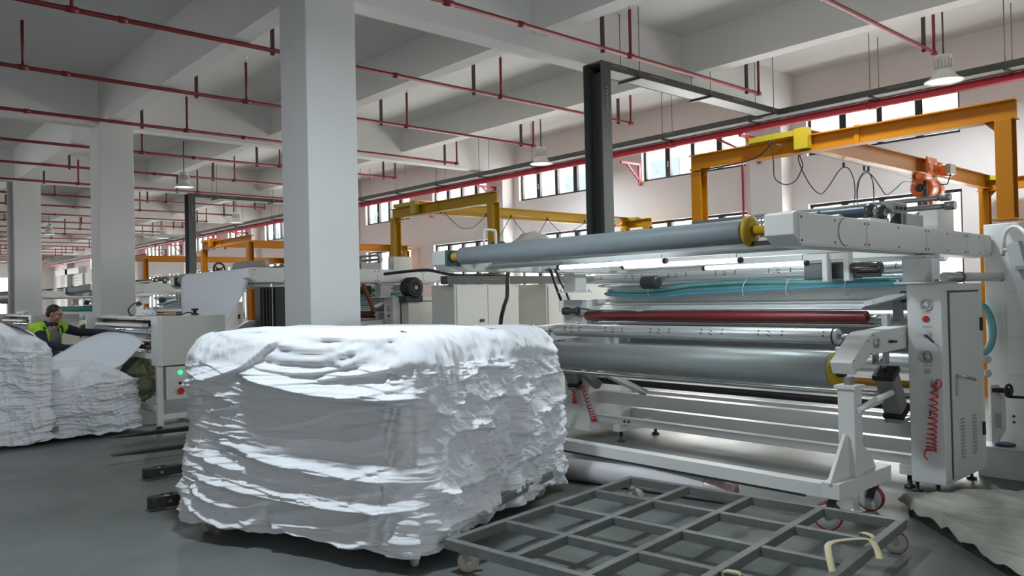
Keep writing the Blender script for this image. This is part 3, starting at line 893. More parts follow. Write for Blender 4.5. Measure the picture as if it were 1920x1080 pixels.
    m.build('socket_holes', M_BLACK, c)
    MB().box(6.594, 6.601, 2.44, 2.448, 0.63, 0.68).build('slot', M_BLACK, c)
    MB().box(6.597, 6.601, 2.425, 2.475, 0.69, 0.735).build('sticker', M_DIAL, c)
    coil(c, (6.56, 2.39, 0.90), (6.565, 2.435, 0.36), 13, 0.026, 0.038, 0.0055,
         [(6.585, 2.395, 0.88), (6.56, 2.375, 0.925), (6.55, 2.345, 0.92), (6.55, 2.34, 0.885), (6.56, 2.36, 0.86)])
    MB().tube(smooth_path([(6.565, 2.45, 0.37), (6.55, 2.475, 0.35), (6.55, 2.475, 0.31), (6.56, 2.455, 0.29)]), 0.006, 6).build('hose_end', M_COIL, c)
    for x, y in ((6.66, 2.42), (7.40, 2.42), (6.66, 2.58), (7.40, 2.58)):
        MB().lathe([(0.04, 0), (0.04, 0.015), (0.014, 0.02), (0.014, 0.10)], (x, y, 0.0), (0, 0, 1), 14).build('levelling_foot', M_DARK, c)
    # ---- far side cabinet
    c2 = MB().box(6.60, 7.53, 6.12, 6.50, 0.09, 1.60).build('side_cabinet', M_WHITE, t, bevel=0.006)
    ORIG[c2] = ORIG[t]
    MB().box(6.59, 6.60, 6.2, 6.47, 1.36, 1.60).build('bearing_cover', M_GREY, c2)
    m = MB().lathe([(0.05, 0), (0.055, 0.01), (0.055, 0.02), (0.03, 0.03), (0.03, 0.12), (0.045, 0.13), (0.045, 0.20), (0.02, 0.21)], (6.55, 6.2, 1.47), (-0.3, 1, 0), 18)
    m.build('encoder', M_DARK, c2)
    MB().cyl((6.45, 5.95, 1.49), (6.55, 6.25, 1.50), 0.008, 8).build('encoder_shaft', M_DARK, c2)
    coil(c2, (6.56, 6.18, 0.62), (6.5, 5.95, 0.24), 12, 0.022, 0.03, 0.006)
    coil(c2, (6.57, 6.33, 0.66), (6.55, 6.3, 0.40), 9, 0.02, 0.028, 0.006)
    # ---- rollers of the front
    o = roller(t, 'red_roller', 6.6, 1.415, 2.92, 6.12, 0.052, M_ROLLRED, 0.018, 0.12)
    o = roller(t, 'perforated_roller', 6.1, 1.275, 2.93, 6.12, 0.064, M_ALU, 0.022, 0.1, 32)
    def holes(o, x, z, r, y0, y1):
        m = MB(); y = y0 + 0.10; k = 0
        while y < y1 - 0.08:
            for a in (2.55, 3.05):
                d = Vector((cos(a), 0, sin(a)))
                m.cyl(Vector((x, y, z)) + d * (r - 0.004), Vector((x, y, z)) + d * (r + 0.0012), 0.008, 8)
            if k % 2 == 1:
                for a in (2.5, 3.0):
                    for q in range(3):
                        d = Vector((cos(a + q * .1), 0, sin(a + q * .1))); d2 = Vector((cos(a + q * .1 + .1), 0, sin(a + q * .1 + .1)))
                        m.bar(Vector((x, y + 0.14 - q * 0.012, z)) + d * (r + 0.0005), Vector((x, y + 0.128 - q * 0.012, z)) + d2 * (r + 0.0005), 0.006, 0.003, d)
            y += 0.36 if k % 2 == 0 else 0.22; k += 1
        m.build('holes', M_BLACK, o, kind='stuff')
        MB().box(x - r - 0.001, x - r * 0.96, y0 + 0.02, y1 - 0.02, z - 0.0015, z + 0.0015).build('seam', M_SLOT, o)
    holes(o, 6.1, 1.275, 0.064, 2.93, 6.12)
    MB().lathe([(0.066, 0), (0.068, 0.004), (0.068, 0.012), (0.05, 0.016)], (6.1, 2.955, 1.275), (0, 1, 0), 28).build('end_ring', M_BLACK, o)
    o = roller(t, 'winding_roller', 6.0, 1.02, 2.93, 6.3, 0.135, M_ROLLDULL, 0.03, 0.06, 40)
    MB().lathe([(0.10, 0), (0.137, 0.002), (0.137, 0.03), (0.11, 0.034)], (6.0, 2.928, 1.02), (0, -1, 0), 32).build('end_ring', M_FLANGE, o)
    MB().lathe([(0.06, 0), (0.06, 0.05), (0.03, 0.06)], (6.0, 2.895, 1.02), (0, -1, 0), 20).build('hub', M_DARK, o)
    roller(t, 'chrome_roller', 6.2, 0.875, 2.98, 6.4, 0.03, M_CHROME, 0.012, 0.1, 24)
    roller(t, 'chrome_roller', 6.35, 0.80, 2.98, 6.4, 0.026, M_CHROME, 0.012, 0.3, 24)
    roller(t, 'chrome_roller', 6.85, 0.74, 2.66, 6.12, 0.03, M_CHROME, 0.012, 0.05, 24)
    roller(t, 'black_roller', 6.75, 0.665, 2.66, 6.12, 0.035, M_BLACK, 0.012, 0.05, 24)
    roller(t, 'orange_roller', 6.8, 0.845, 2.66, 6.12, 0.032, mat('amber_sleeve', (0.55, 0.25, 0.02), 0.4), 0.012, 0.05, 24)
    roller(t, 'guide_roller', 6.7, 1.345, 2.85, 6.12, 0.02, M_CHROME, 0.01, 0.05, 20)
    roller(t, 'rear_roller', 7.2, 0.99, 2.62, 6.12, 0.10, M_ALU, 0.03, 0.05, 30)
    roller(t, 'rear_roller', 7.2, 1.38, 2.62, 6.12, 0.09, M_ALU, 0.03, 0.05, 30)
    # aluminium tray above the red roller
    for z, x, w in ((1.555, 6.82, 0.10), (1.525, 6.70, 0.12), (1.50, 6.60, 0.07)):
        MB().prism([(x - w / 2, z - 0.02), (x + w / 2, z + 0.002), (x + w / 2, z + 0.012), (x - w / 2, z - 0.008)], 'y', 2.95, 6.1).build('feed_rail', M_ALU, t, bevel=0.002)
    MB().prism([(2.95, 1.50), (2.70, 1.56), (2.62, 1.59), (2.62, 1.61), (2.72, 1.60), (2.95, 1.545)], 'x', 6.6, 6.85).build('rail_end', M_ALU, t)
    m = MB().box(6.86, 6.94, 2.76, 2.82, 1.28, 1.60).build('bearing_stand', M_GREY, t, bevel=0.003)
    ORIG[m] = ORIG[t]
    MB().lathe([(0.035, 0), (0.05, 0.01), (0.05, 0.04), (0.03, 0.05)], (6.88, 2.76, 1.575), (0, -1, 0), 18).build('bearing', M_DARK, m)
    MB().box(6.58, 6.64, 2.75, 2.80, 1.27, 1.44).build('bearing_stand', M_GREY, t, bevel=0.003)
    # ---- pivoting front arm (near side), pair at the far side
    for y, s in ((2.62, 1), (6.22, 1)):
        poly = [(6.70, 1.345), (6.00, 1.318), (5.90, 1.27), (5.64, 1.11), (5.69, 1.02), (5.96, 1.145), (6.70, 1.165)]
        a = MB().prism(poly, 'y', y, y + 0.17).build('front_arm', M_WHITE, t, bevel=0.006)
        ORIG[a] = ORIG[t]
        gauge(a, 6.05, y, 1.235, 0.042, (0, -1, 0))
        MB().cyl((6.27, y - 0.02, 1.235), (6.38, y - 0.02, 1.23), 0.011, 8).build('latch', M_BLACK, a)
        m = MB()
        for p in poly:
            cx = 6.15 + (p[0] - 6.15) * 0.92; cz = 1.2 + (p[1] - 1.2) * 0.80
            m.cyl((cx, y - 0.004, cz), (cx, y, cz), 0.006, 6)
        m.build('screws', M_DARK, a, kind='stuff')
        b = MB().box(5.98, 6.22, y + 0.18, y + 0.29, 1.10, 1.20).build('roller_bearing', M_ALU, t, bevel=0.01)
        # pneumatic cylinder under it
        base, top = Vector((6.58, y + 0.08, 0.66)), Vector((6.42, y + 0.08, 0.95))
        q = MB().bar(base, top, 0.15, 0.15, (0, 1, 0)).build('pneumatic_cylinder', M_PNEU, t, bevel=0.02)
        ORIG[q] = ORIG[t]
        dr = (top - base).normalized()
        MB().bar(top, top + dr * 0.045, 0.165, 0.165, (0, 1, 0)).build('cylinder_cap', M_BLACK, q, bevel=0.006)
        MB().bar(base - dr * 0.04, base, 0.165, 0.165, (0, 1, 0)).build('cylinder_cap', M_BLACK, q, bevel=0.006)
        MB().cyl(top + dr * 0.04, top + dr * 0.15, 0.018, 12).build('piston_rod', M_STEEL, q)
        MB().box(6.28, 6.36, y + 0.03, y + 0.05, 1.06, 1.17).box(6.28, 6.36, y + 0.11, y + 0.13, 1.06, 1.17).box(6.28, 6.36, y + 0.03, y + 0.13, 1.05, 1.07).build('clevis', M_STEEL, q)
        MB().box(6.5, 6.72, y + 0.02, y + 0.14, 0.56, 0.59).box(6.56, 6.60, y + 0.05, y + 0.11, 0.57, 0.64).build('cylinder_foot', M_PNEU, q)
    # ---- bottom frame
    for nm, x0, x1, z0, z1 in (('frame_beam', 6.74, 6.86, 0.41, 0.545), ('frame_beam', 6.70, 6.80, 0.20, 0.275), ('frame_beam', 7.35, 7.47, 0.12, 0.28), ('frame_beam', 7.38, 7.44, 0.36, 0.5)):
        MB().box(x0, x1, 2.60, 6.12, z0, z1).build(nm, M_WHITE, t, bevel=0.005)
    for y in (2.62, 5.72):
        MB().box(6.66, 7.44, y, y + 0.10, 0.12, 0.20).build('frame_foot', M_WHITE, t, bevel=0.004)
        for x in (6.74, 7.36):
            MB().lathe([(0.045, 0), (0.045, 0.02), (0.02, 0.03), (0.02, 0.12)], (x, y + 0.05, 0), (0, 0, 1), 14).build('levelling_foot', M_DARK, t)
    m = MB()
    for y in (3.0, 5.62, 5.68): m.cyl((6.69, y, 0.24), (6.70, y, 0.24), 0.014, 10)
    m.build('frame_bolts', M_DARK, t, kind='stuff')
    # slanted perforated brace at the far side
    b = MB().bar((6.35, 5.82, 0.86), (6.8, 5.45, 0.56), 0.05, 0.09, (0, 1, 0)).build('brace', M_ALU, t)
    MB().bar((6.3, 6.05, 0.9), (6.62, 5.98, 0.62), 0.09, 0.09, (0, 1, 0)).build('pneumatic_cylinder', M_PNEU, t, bevel=0.01)
    # ---- upper works under the arms
    roller(t, 'perforated_roller', 6.75, 1.825, 2.62, 6.12, 0.05, M_ALU, 0.02, 0.08, 28)
    roller(t, 'guide_roller', 6.95, 1.755, 2.6, 6.2, 0.022, M_CHROME, 0.01, 0.05, 20)
    roller(t, 'rear_roller', 7.48, 1.95, 2.6, 6.2, 0.07, M_ALU, 0.03, 0.05, 28)
    o = [c for c in t.children if c.name.startswith('perforated_roller')][-1]
    ORIG[o] = ORIG[t]
    holes(o, 6.75, 1.825, 0.05, 2.62, 6.12)
    for y in (2.93, 3.11):
        m = MB().box(6.26, 6.34, y - 0.02, y + 0.025, 1.72, 1.97)
        m.build('hanger_plate', M_WHITE, t, bevel=0.003)
    MB().box(6.28, 6.34, 2.95, 3.09, 1.90, 1.96).build('hanger_tie', M_WHITE, t)
    MB().box(6.36, 6.6, 2.95, 3.35, 1.74, 1.88).build('gear_housing', M_DARK, t, bevel=0.01)
    mo = MB().lathe([(0.03, 0), (0.045, 0.005), (0.045, 0.02), (0.05, 0.022), (0.05, 0.2), (0.046, 0.235), (0.03, 0.24)], (6.3, 2.90, 1.82), (0, -1, 0), 24).build('motor', mat('motor_metal', (0.10, 0.098, 0.09), 0.25, 0.8), t)
    ORIG[mo] = ORIG[t]
    MB().box(6.27, 6.33, 2.68, 2.86, 1.745, 1.775).build('motor_foot', M_DARK, mo)
    m = MB()
    for k in range(10): m.cyl((6.249, 2.68 + k * 0.014, 1.805), (6.2505, 2.68 + k * 0.014, 1.805), 0.004, 6)
    m.build('motor_marks', M_DIAL, mo)
    # far end motor
    MB().lathe([(0.05, 0), (0.07, 0.02), (0.07, 0.2), (0.05, 0.22)], (6.62, 5.1, 1.77), (0, 1, 0), 20).build('motor', M_DARK, t)
    # teal hoses slung below the upper works, tied together
    for k, (dx, dz, ph, m_) in enumerate(((0, 0, 0, M_TEAL), (0.05, 0.03, 0.6, M_TEAL), (-0.05, -0.015, 1.1, M_TEAL), (-0.02, 0.04, 1.7, M_TEAL), (-0.075, -0.03, 0.3, M_TEALB))):
        pts = []
        for i in range(25):
            f = i / 24
            y = 5.95 - f * 3.45
            z = 1.685 + dz * (1 - abs(2 * f - 1) * 0.4) - 0.028 * sin(pi * min(1, f * 3)) * (f < 0.34) - 0.018 * sin(2 * pi * f + ph) + (0.03 * max(0, f - 0.7) / 0.3)
            x = 6.80 + dx + 0.012 * sin(5 * f + ph)
            pts.append((x, y, z))
        MB().tube(pts, 0.024 if k < 4 else 0.016, 10).build('air_hose', m_, t)
    for y in (5.3, 4.15, 3.7, 3.15):
        MB().torus((6.78, y, 1.69), (0, 1, 0.25), 0.092, 0.004, 20, 5).build('cable_tie', M_WHITE, t)
    MB().box(6.97, 7.0, 2.62, 6.1, 1.46, 1.77).build('back_panel', M_WHITE, t)
    MB().box(7.33, 7.35, 2.61, 6.11, 0.88, 1.90).build('rear_cover', M_GREY, t)
    return t

machine_1 = machine('near white laminating machine with teal hoses and a dark red roller')
for off, lab in ((7.80, 'second white laminating machine, its near arm showing beside the nearest column'),
                 (15.65, 'third white laminating machine, its arm showing between the two nearer columns'),
                 (23.1, 'farthest white laminating machine, its arm behind the worker')):
    dup(machine_1, (0, off, 0), label=lab)

def near_side_things():
    # tube lights
    def tube(x, z, y0, y1, label):
        t = thing('tube_light', (x, y0, z), label, 'lamp', 'tube lights under the near roller')
        MB().cyl((x, y0 + 0.03, z), (x, y1 - 0.03, z), 0.018, 14).build('tube', M_TUBE, t)
        for a, b in ((y0, y0 + 0.035), (y1 - 0.035, y1)):
            MB().lathe([(0.022, 0), (0.024, 0.01), (0.024, 0.03), (0.018, 0.035)], (x, a, z), (0, 1, 0), 14).build('end_cap', M_BLACK, t)
        for y in (y0 + 0.05, y1 - 0.05):
            MB().cyl((x, y, z + 0.015), (x, y, 1.96), 0.003, 6).build('hanger_wire', M_DARK, t)
    tube(5.0, 1.905, 3.77, 4.98, 'bright tube light hanging lowest under the wide grey roll, farthest from the cabinet')
    tube(5.32, 1.893, 3.30, 4.50, 'bright tube light in the middle of the three under the wide grey roll')
    tube(6.06, 1.872, 3.15, 4.17, 'bright tube light nearest the white cabinet side of the machine')
    # roll rest arm with ladder, box and so on beside the cabinet
    b = thing('machine_end_box', (7.9, 1.6, 0), 'large white sheet-metal box behind the near cabinet, at the picture edge', 'machine')
    MB().box(7.80, 9.3, 0.6, 2.40, 0.06, 2.2).build('body', M_WHITE, b, bevel=0.008)
    for z0, z1 in ((0.12, 0.47), (0.50, 0.86), (0.885, 1.18), (1.205, 1.60)):
        MB().box(7.792, 7.80, 0.7, 2.235, z0, z1).build('panel', M_WHITE, b, bevel=0.003)
    MB().box(7.792, 7.80, 0.7, 2.235, 1.63, 2.17).build('panel', M_WHITE, b, bevel=0.003)
    m = MB()
    for z in (0.46, 0.51): m.cyl((7.788, 2.2, z), (7.792, 2.2, z), 0.012, 8)
    m.build('screws', M_DARK, b)
    m = MB()
    for y in (0.8, 2.2):
        for x in (7.95, 9.1): m.lathe([(0.05, 0), (0.05, 0.02), (0.02, 0.03), (0.02, 0.08)], (x, y, 0), (0, 0, 1), 12)
    m.build('feet', M_DARK, b)
    # arm-end handrail
    l = thing('access_ladder', (7.35, 1.9, 0), 'white access ladder with a grey slanted stringer at the picture edge', 'ladder')
    MB().tube(smooth_path([(7.45, 2.15, 1.9), (7.44, 2.13, 2.07), (7.42, 2.08, 2.13), (7.38, 2.0, 2.12), (7.3, 1.9, 1.98), (7.2, 1.72, 1.55), (7.0, 1.4, 0.6), (6.98, 1.36, 0.0)]), 0.017, 10).build('rail', M_WHITE, l)
    MB().bar((7.40, 2.05, 2.0), (7.12, 1.60, 0.0), 0.05, 0.12, (0.3, 0.6, 0.2)).build('stringer', M_GREY, l)
    MB().bar((7.40, 1.45, 2.0), (7.12, 1.0, 0.0), 0.05, 0.12, (0.3, 0.6, 0.2)).build('stringer', M_GREY, l)
    MB().cyl((7.44, 2.14, 1.95), (7.44, 1.5, 1.95), 0.014, 8).build('top_rail', M_WHITE, l)
    for k in range(6):
        z = 0.28 + 0.3 * k; f = z / 2.0
        MB().box(7.06 + 0.28 * f, 7.26 + 0.28 * f, 1.02 + 0.45 * f, 1.62 + 0.45 * f, z, z + 0.03).build('tread', M_GREY, l)
    h = thing('steel_shaft', (6.45, 2.2, 1.73), 'polished steel bar sticking out beside the top of the white cabinet', 'bar')
    MB().cyl((6.42, 2.25, 1.728), (7.72, 2.25, 1.728), 0.036, 16).build('bar', M_STEEL, h)
    MB().lathe([(0.038, 0), (0.044, 0.004), (0.044, 0.03), (0.038, 0.034)], (6.72, 2.25, 1.728), (1, 0, 0), 16).build('collar', M_DARK, h)
    MB().box(6.62, 6.70, 2.25, 2.40, 1.675, 1.70).build('clamp', M_STEEL, h)
    MB().lathe([(0.03, 0), (0.042, 0.005), (0.042, 0.03)], (7.7, 2.25, 1.728), (1, 0, 0), 16).build('end_collar', M_STEEL, h)
    # hand wheel unit on the far side of the cabinet
    u = thing('handwheel_unit', (7.55, 2.25, 0.7), 'black crank handwheel on a white bracket beside the cabinet hinge', 'handwheel')
    MB().prism([(2.26, 0.80), (2.30, 0.80), (2.30, 0.30), (2.27, 0.30), (2.21, 0.42), (2.21, 0.70)], 'x', 7.54, 7.62).build('bracket', M_WHITE, u, bevel=0.004)
    MB().box(7.53, 7.545, 2.225, 2.265, 0.44, 0.56).build('window', M_GREY, u)
    MB().torus((7.5, 2.15, 0.765), (0.2, 1, 0), 0.05, 0.012, 20, 8).build('wheel', M_BLACK, u)
    MB().cyl((7.5, 2.27, 0.765), (7.5, 2.13, 0.765), 0.022, 12).build('hub', M_BLACK, u)
    m = MB()
    for a in (0.3, 2.4, 4.5): m.bar((7.5, 2.15, 0.765), (7.5 + 0.05 * cos(a), 2.15, 0.765 + 0.05 * sin(a)), 0.012, 0.01, (0, 1, 0))
    m.build('spokes', M_BLACK, u)
    MB().cyl((7.5, 2.14, 0.715), (7.52, 2.03, 0.715), 0.012, 10).build('crank_grip', M_BLACK, u)
    for z in (1.02, 0.9):
        MB().lathe([(0.02, 0), (0.035, 0.005), (0.035, 0.015), (0.02, 0.02)], (7.535, 2.32, z), (1, -0.3, 0), 14).build('dial', M_DIAL, u)
    hs = own(MB().tube(smooth_path([(7.56, 2.44, 1.51), (7.66, 2.41, 1.495), (7.71, 2.37, 1.45), (7.725, 2.335, 1.35), (7.725, 2.325, 1.24), (7.72, 2.345, 1.13), (7.69, 2.39, 1.06), (7.57, 2.44, 1.03)]), 0.032, 12), 'air_hose', M_TEAL,
             'fat teal air hose looping out behind the white cabinet', 'hose')
    # white step box with a purple disc on it
    s = thing('step_box', (7.6, 2.2, 0), 'low white wooden step box on the floor beyond the cabinet', 'box')
    MB().box(7.56, 7.79, 1.6, 2.42, 0.0, 0.25).build('body', M_WHITE, s, bevel=0.006)
    MB().box(7.545, 7.79, 1.59, 2.43, 0.25, 0.27).build('top', M_WHITE, s, bevel=0.004)
    own(MB().lathe([(0.07, 0), (0.085, 0.006), (0.085, 0.016), (0.07, 0.022)], (7.66, 2.24, 0.27), (0, 0, 1), 24), 'disc', mat('purple_plastic', (0.03, 0.02, 0.12), 0.35),
        'dark purple plastic disc lying on the white step box', 'disc')
near_side_things()
# ------------------------------------------------------------------ trolleys
M_GRID = mat('raw_steel_tube', (0.225, 0.24, 0.23), 0.45, 0.4, vary=0.25, vscale=9)
M_FABRIC = mat('white_fabric', (0.76, 0.78, 0.81), 0.92, bump=0.25, bscale=260, spec=0.15)
M_FABRICIN = mat('white_fabric_plain', (0.78, 0.82, 0.88), 0.85, spec=0.2)

def caster(t, x, y, ztop, r, wm, ang, width=0.035, fork=M_PNEU, tire=None):
    """swivel caster: plate, fork and wheel; wheel trails along ang"""
    d = Vector((cos(ang), sin(ang), 0)); s = Vector((-d.y, d.x, 0))
    c = Vector((x, y, 0)) + d * r * 0.45 + Vector((0, 0, r))
    w = MB().lathe([(r * 0.35, -width / 2), (r * 0.93, -width / 2), (r, -width * 0.3), (r, width * 0.3), (r * 0.93, width / 2), (r * 0.35, width / 2)], c, s, 24).build('wheel', wm, t, local=False)
    ORIG[w] = ORIG[t]
    if tire:
        MB().lathe([(r * 0.94, -width * 0.52), (r * 1.003, -width * 0.35), (r * 1.003, width * 0.35), (r * 0.94, width * 0.52), (r * 0.86, width * 0.52), (r * 0.86, -width * 0.52)], c, s, 24, caps=False).build('tyre', tire, w)
    MB().cyl(c - s * (width / 2 + 0.004), c + s * (width / 2 + 0.004), r * 0.26, 14).build('hub', M_STEEL, w)
    f = MB()
    top = Vector((x, y, ztop))
    for k in (-1, 1):
        o = s * k * (width / 2 + 0.007)
        f.bar(c + o, top + o + d * 0.01 - Vector((0, 0, 0.02)), 0.004, r * 0.55, d)
    f.obox(top - Vector((0, 0, 0.018)), width + 0.02, width + 0.02, 0.012, Matrix.Rotation(ang, 3, 'Z'))
    f.cyl(top - Vector((0, 0, 0.03)), top, 0.022, 12)
    f.build('caster_fork', fork, t)

def grid_trolley(loc, rot, label, group, dark=None, scale=1.0):
    t = thing('steel_trolley', loc, label, 'trolley', group)
    # built in local axes around its middle, then turned
    ORIG[t] = Vector((0, 0, 0))
    H = 1.02; zt = 0.205; zb = 0.145; w = 0.05
    for s in (-1, 1):
        MB().box(-H, H, s * (H - w / 2) - w / 2, s * (H - w / 2) + w / 2, zb, zt).build('side_rail', M_GRID, t, bevel=0.004)
        MB().box(s * (H - w / 2) - w / 2, s * (H - w / 2) + w / 2, -H + w, H - w, zb, zt).build('side_rail', M_GRID, t, bevel=0.004)
    for k in (-1, 0, 1):
        a = k * (H - w / 2) / 2
        MB().box(a - w / 2, a + w / 2, -H + w, H - w, zb + 0.002, zt - 0.002).build('long_bar', M_GRID, t, bevel=0.003)
        for j in range(4):
            b0 = -H + w / 2 + j * (H - w / 2) / 2 + w / 2; b1 = -H + w / 2 + (j + 1) * (H - w / 2) / 2 - w / 2
            MB().box(b0, b1, a - w / 2, a + w / 2, zb + 0.002, zt - 0.003).build('cross_bar', M_GRID, t, bevel=0.003)
    for i, (sx, sy) in enumerate(((-1, -1), (1, -1), (1, 1), (-1, 1))):
        if i == dark:
            caster(t, sx * 0.94, sy * 0.94, zb, 0.07, mat('worn_grey_wheel', (0.30, 0.27, 0.25), 0.5), 0.3, 0.035, M_PNEU, mat('worn_red_tyre', (0.11, 0.03, 0.028), 0.6))
        else:
            caster(t, sx * 0.94, sy * 0.94, zb, 0.066, M_WHEEL, (0.9, 2.4, -0.6, 0.3)[i])
    t.rotation_euler = (0, 0, rot)
    t.scale = (scale, scale, 1)
    return t
trolley_near = grid_trolley((3.945, 2.925, 0), radians(-83.0), 'empty grey steel grid trolley on casters in the foreground', 'steel grid trolleys', 2)

def strap(pts, w, label, name='strap'):
    P = smooth_path(pts, 5)
    m = MB(); vs = []
    for i, p in enumerate(P):
        d = (P[min(i + 1, len(P) - 1)] - P[max(i - 1, 0)]).normalized()
        s = d.cross(Vector((0, 0, 1)))
        if s.length < 0.2: s = Vector((0.7, 0.7, 0))
        s.normalize(); n = s.cross(d)
        for a, b in ((-1, -1), (1, -1), (1, 1), (-1, 1)):
            vs.append(p + s * a * w / 2 + n * b * 0.0012)
    fs = []
    for i in range(len(P) - 1):
        for k in range(4):
            fs.append((i * 4 + k, i * 4 + (k + 1) % 4, i * 4 + 4 + (k + 1) % 4, i * 4 + 4 + k))
    m.add(vs, fs, True)
    own(m, name, mat('cream_webbing', (0.62, 0.58, 0.36), 0.7), label, 'strap')
strap([(3.83, 1.88, 0.10), (3.88, 1.93, 0.20), (3.96, 1.99, 0.27), (4.10, 2.05, 0.275), (4.28, 2.03, 0.26), (4.40, 1.97, 0.245), (4.33, 1.90, 0.225), (4.25, 1.85, 0.20)], 0.035,
      'loose cream webbing strap looped over the edge of the empty grid trolley')
strap([(4.58, 2.12, 0.13), (4.585, 2.105, 0.21), (4.57, 2.06, 0.222), (4.56, 2.02, 0.21), (4.555, 2.005, 0.13)], 0.035, 'short cream strap tied round a bar near the trolley corner caster')
strap([(3.47, 2.32, 0.12), (3.475, 2.31, 0.21), (3.49, 2.27, 0.222), (3.50, 2.225, 0.21), (3.505, 2.22, 0.12)], 0.035, 'short cream strap tied round a trolley bar at the bottom picture edge')

# ------------------------------------------------------------------ stacks of folded fabric
def nz(x, y, z=0.0):
    return noise.noise((x, y, z))

FOLDS = [(1.51, 1.19, 0.88, 1.07, -0.09, 1.06, 0.1, 0.13), (1.94, 1.12, 1.48, 1.19, 1.06, 1.42, 0.07, 0.12), (1.45, 1.25, 0.79, 1.19, 0.3, 1.29, 0.045, 0.07),
         (1.35, 1.29, 0.79, 1.25, 0.35, 1.33, 0.035, 0.06), (1.23, 1.34, 0.79, 1.3, 0.45, 1.36, 0.03, 0.05), (0.82, 1.14, 0.3, 1.2, -0.05, 1.27, 0.05, 0.08),
         (1.03, 1.46, 0.47, 1.41, 0.06, 1.39, 0.04, 0.06), (1.15, 1.4, 0.66, 1.36, 0.13, 1.37, 0.035, 0.05), (1.75, 1.43, 1.35, 1.43, 1.03, 1.47, 0.035, 0.05),
         (1.82, 0.96, 1.69, 0.98, 1.48, 0.98, 0.035, 0.04), (1.75, 0.9, 1.61, 0.92, 1.46, 0.95, 0.035, 0.04), (1.7, 0.7, 1.37, 0.65, 1.03, 0.67, 0.05, 0.06),
         (1.61, 0.69, 0.94, 0.56, -0.01, 0.57, 0.08, 0.1), (1.8, 0.59, 1.37, 0.49, 1.08, 0.45, 0.045, 0.05), (1.97, 0.48, 0.95, 0.35, -0.05, 0.39, 0.085, 0.09),
         (1.9, 0.41, 1.53, 0.27, 1.15, 0.34, 0.06, 0.09), (2.0, 0.36, 1.78, 0.2, 1.18, 0.25, 0.06, 0.11), (1.23, 0.24, 0.84, 0.3, 0.32, 0.43, 0.05, 0.06),
         (1.18, 0.19, 0.63, 0.22, 0.18, 0.34, 0.05, 0.06), (1.21, 0.23, 1.04, 0.16, 0.26, 0.19, 0.055, 0.07), (1.9, 0.83, 1.16, 0.81, 0.56, 0.96, 0.02, 0.05),
         (1.58, 0.77, 0.75, 0.74, 0.12, 0.8, 0.022, 0.06), (0.83, 0.93, 0.36, 0.97, -0.02, 1.04, 0.02, 0.06)]

def fold_height(F, s, z):
    e = 0.0
    for s0, z0_, sm, zm, s1, z1_, A, W in F:
        lo, hi = (s0, s1) if s0 < s1 else (s1, s0)
        if s < lo or s > hi: continue
        zc = (z0_ * (s - sm) * (s - s1) / ((s0 - sm) * (s0 - s1)) + zm * (s - s0) * (s - s1) / ((sm - s0) * (sm - s1)) + z1_ * (s - s0) * (s - sm) / ((s1 - s0) * (s1 - sm)))
        q = z - zc
        h = 0.022 + A * 0.12
        if q > W or q < -h: continue
        t = min((s - lo), (hi - s)) / (0.16 * (hi - lo)); t = min(1.0, max(0.0, t)); t = t * t * (3 - 2 * t)
        if q >= 0: v = (1 - q / W); v = v * v * (1.6 - 0.6 * v)
        else: v = 1 + q / h; v = v * v * (3 - 2 * v)
        e += (A * t * v) ** 3
    return e ** (1 / 3)

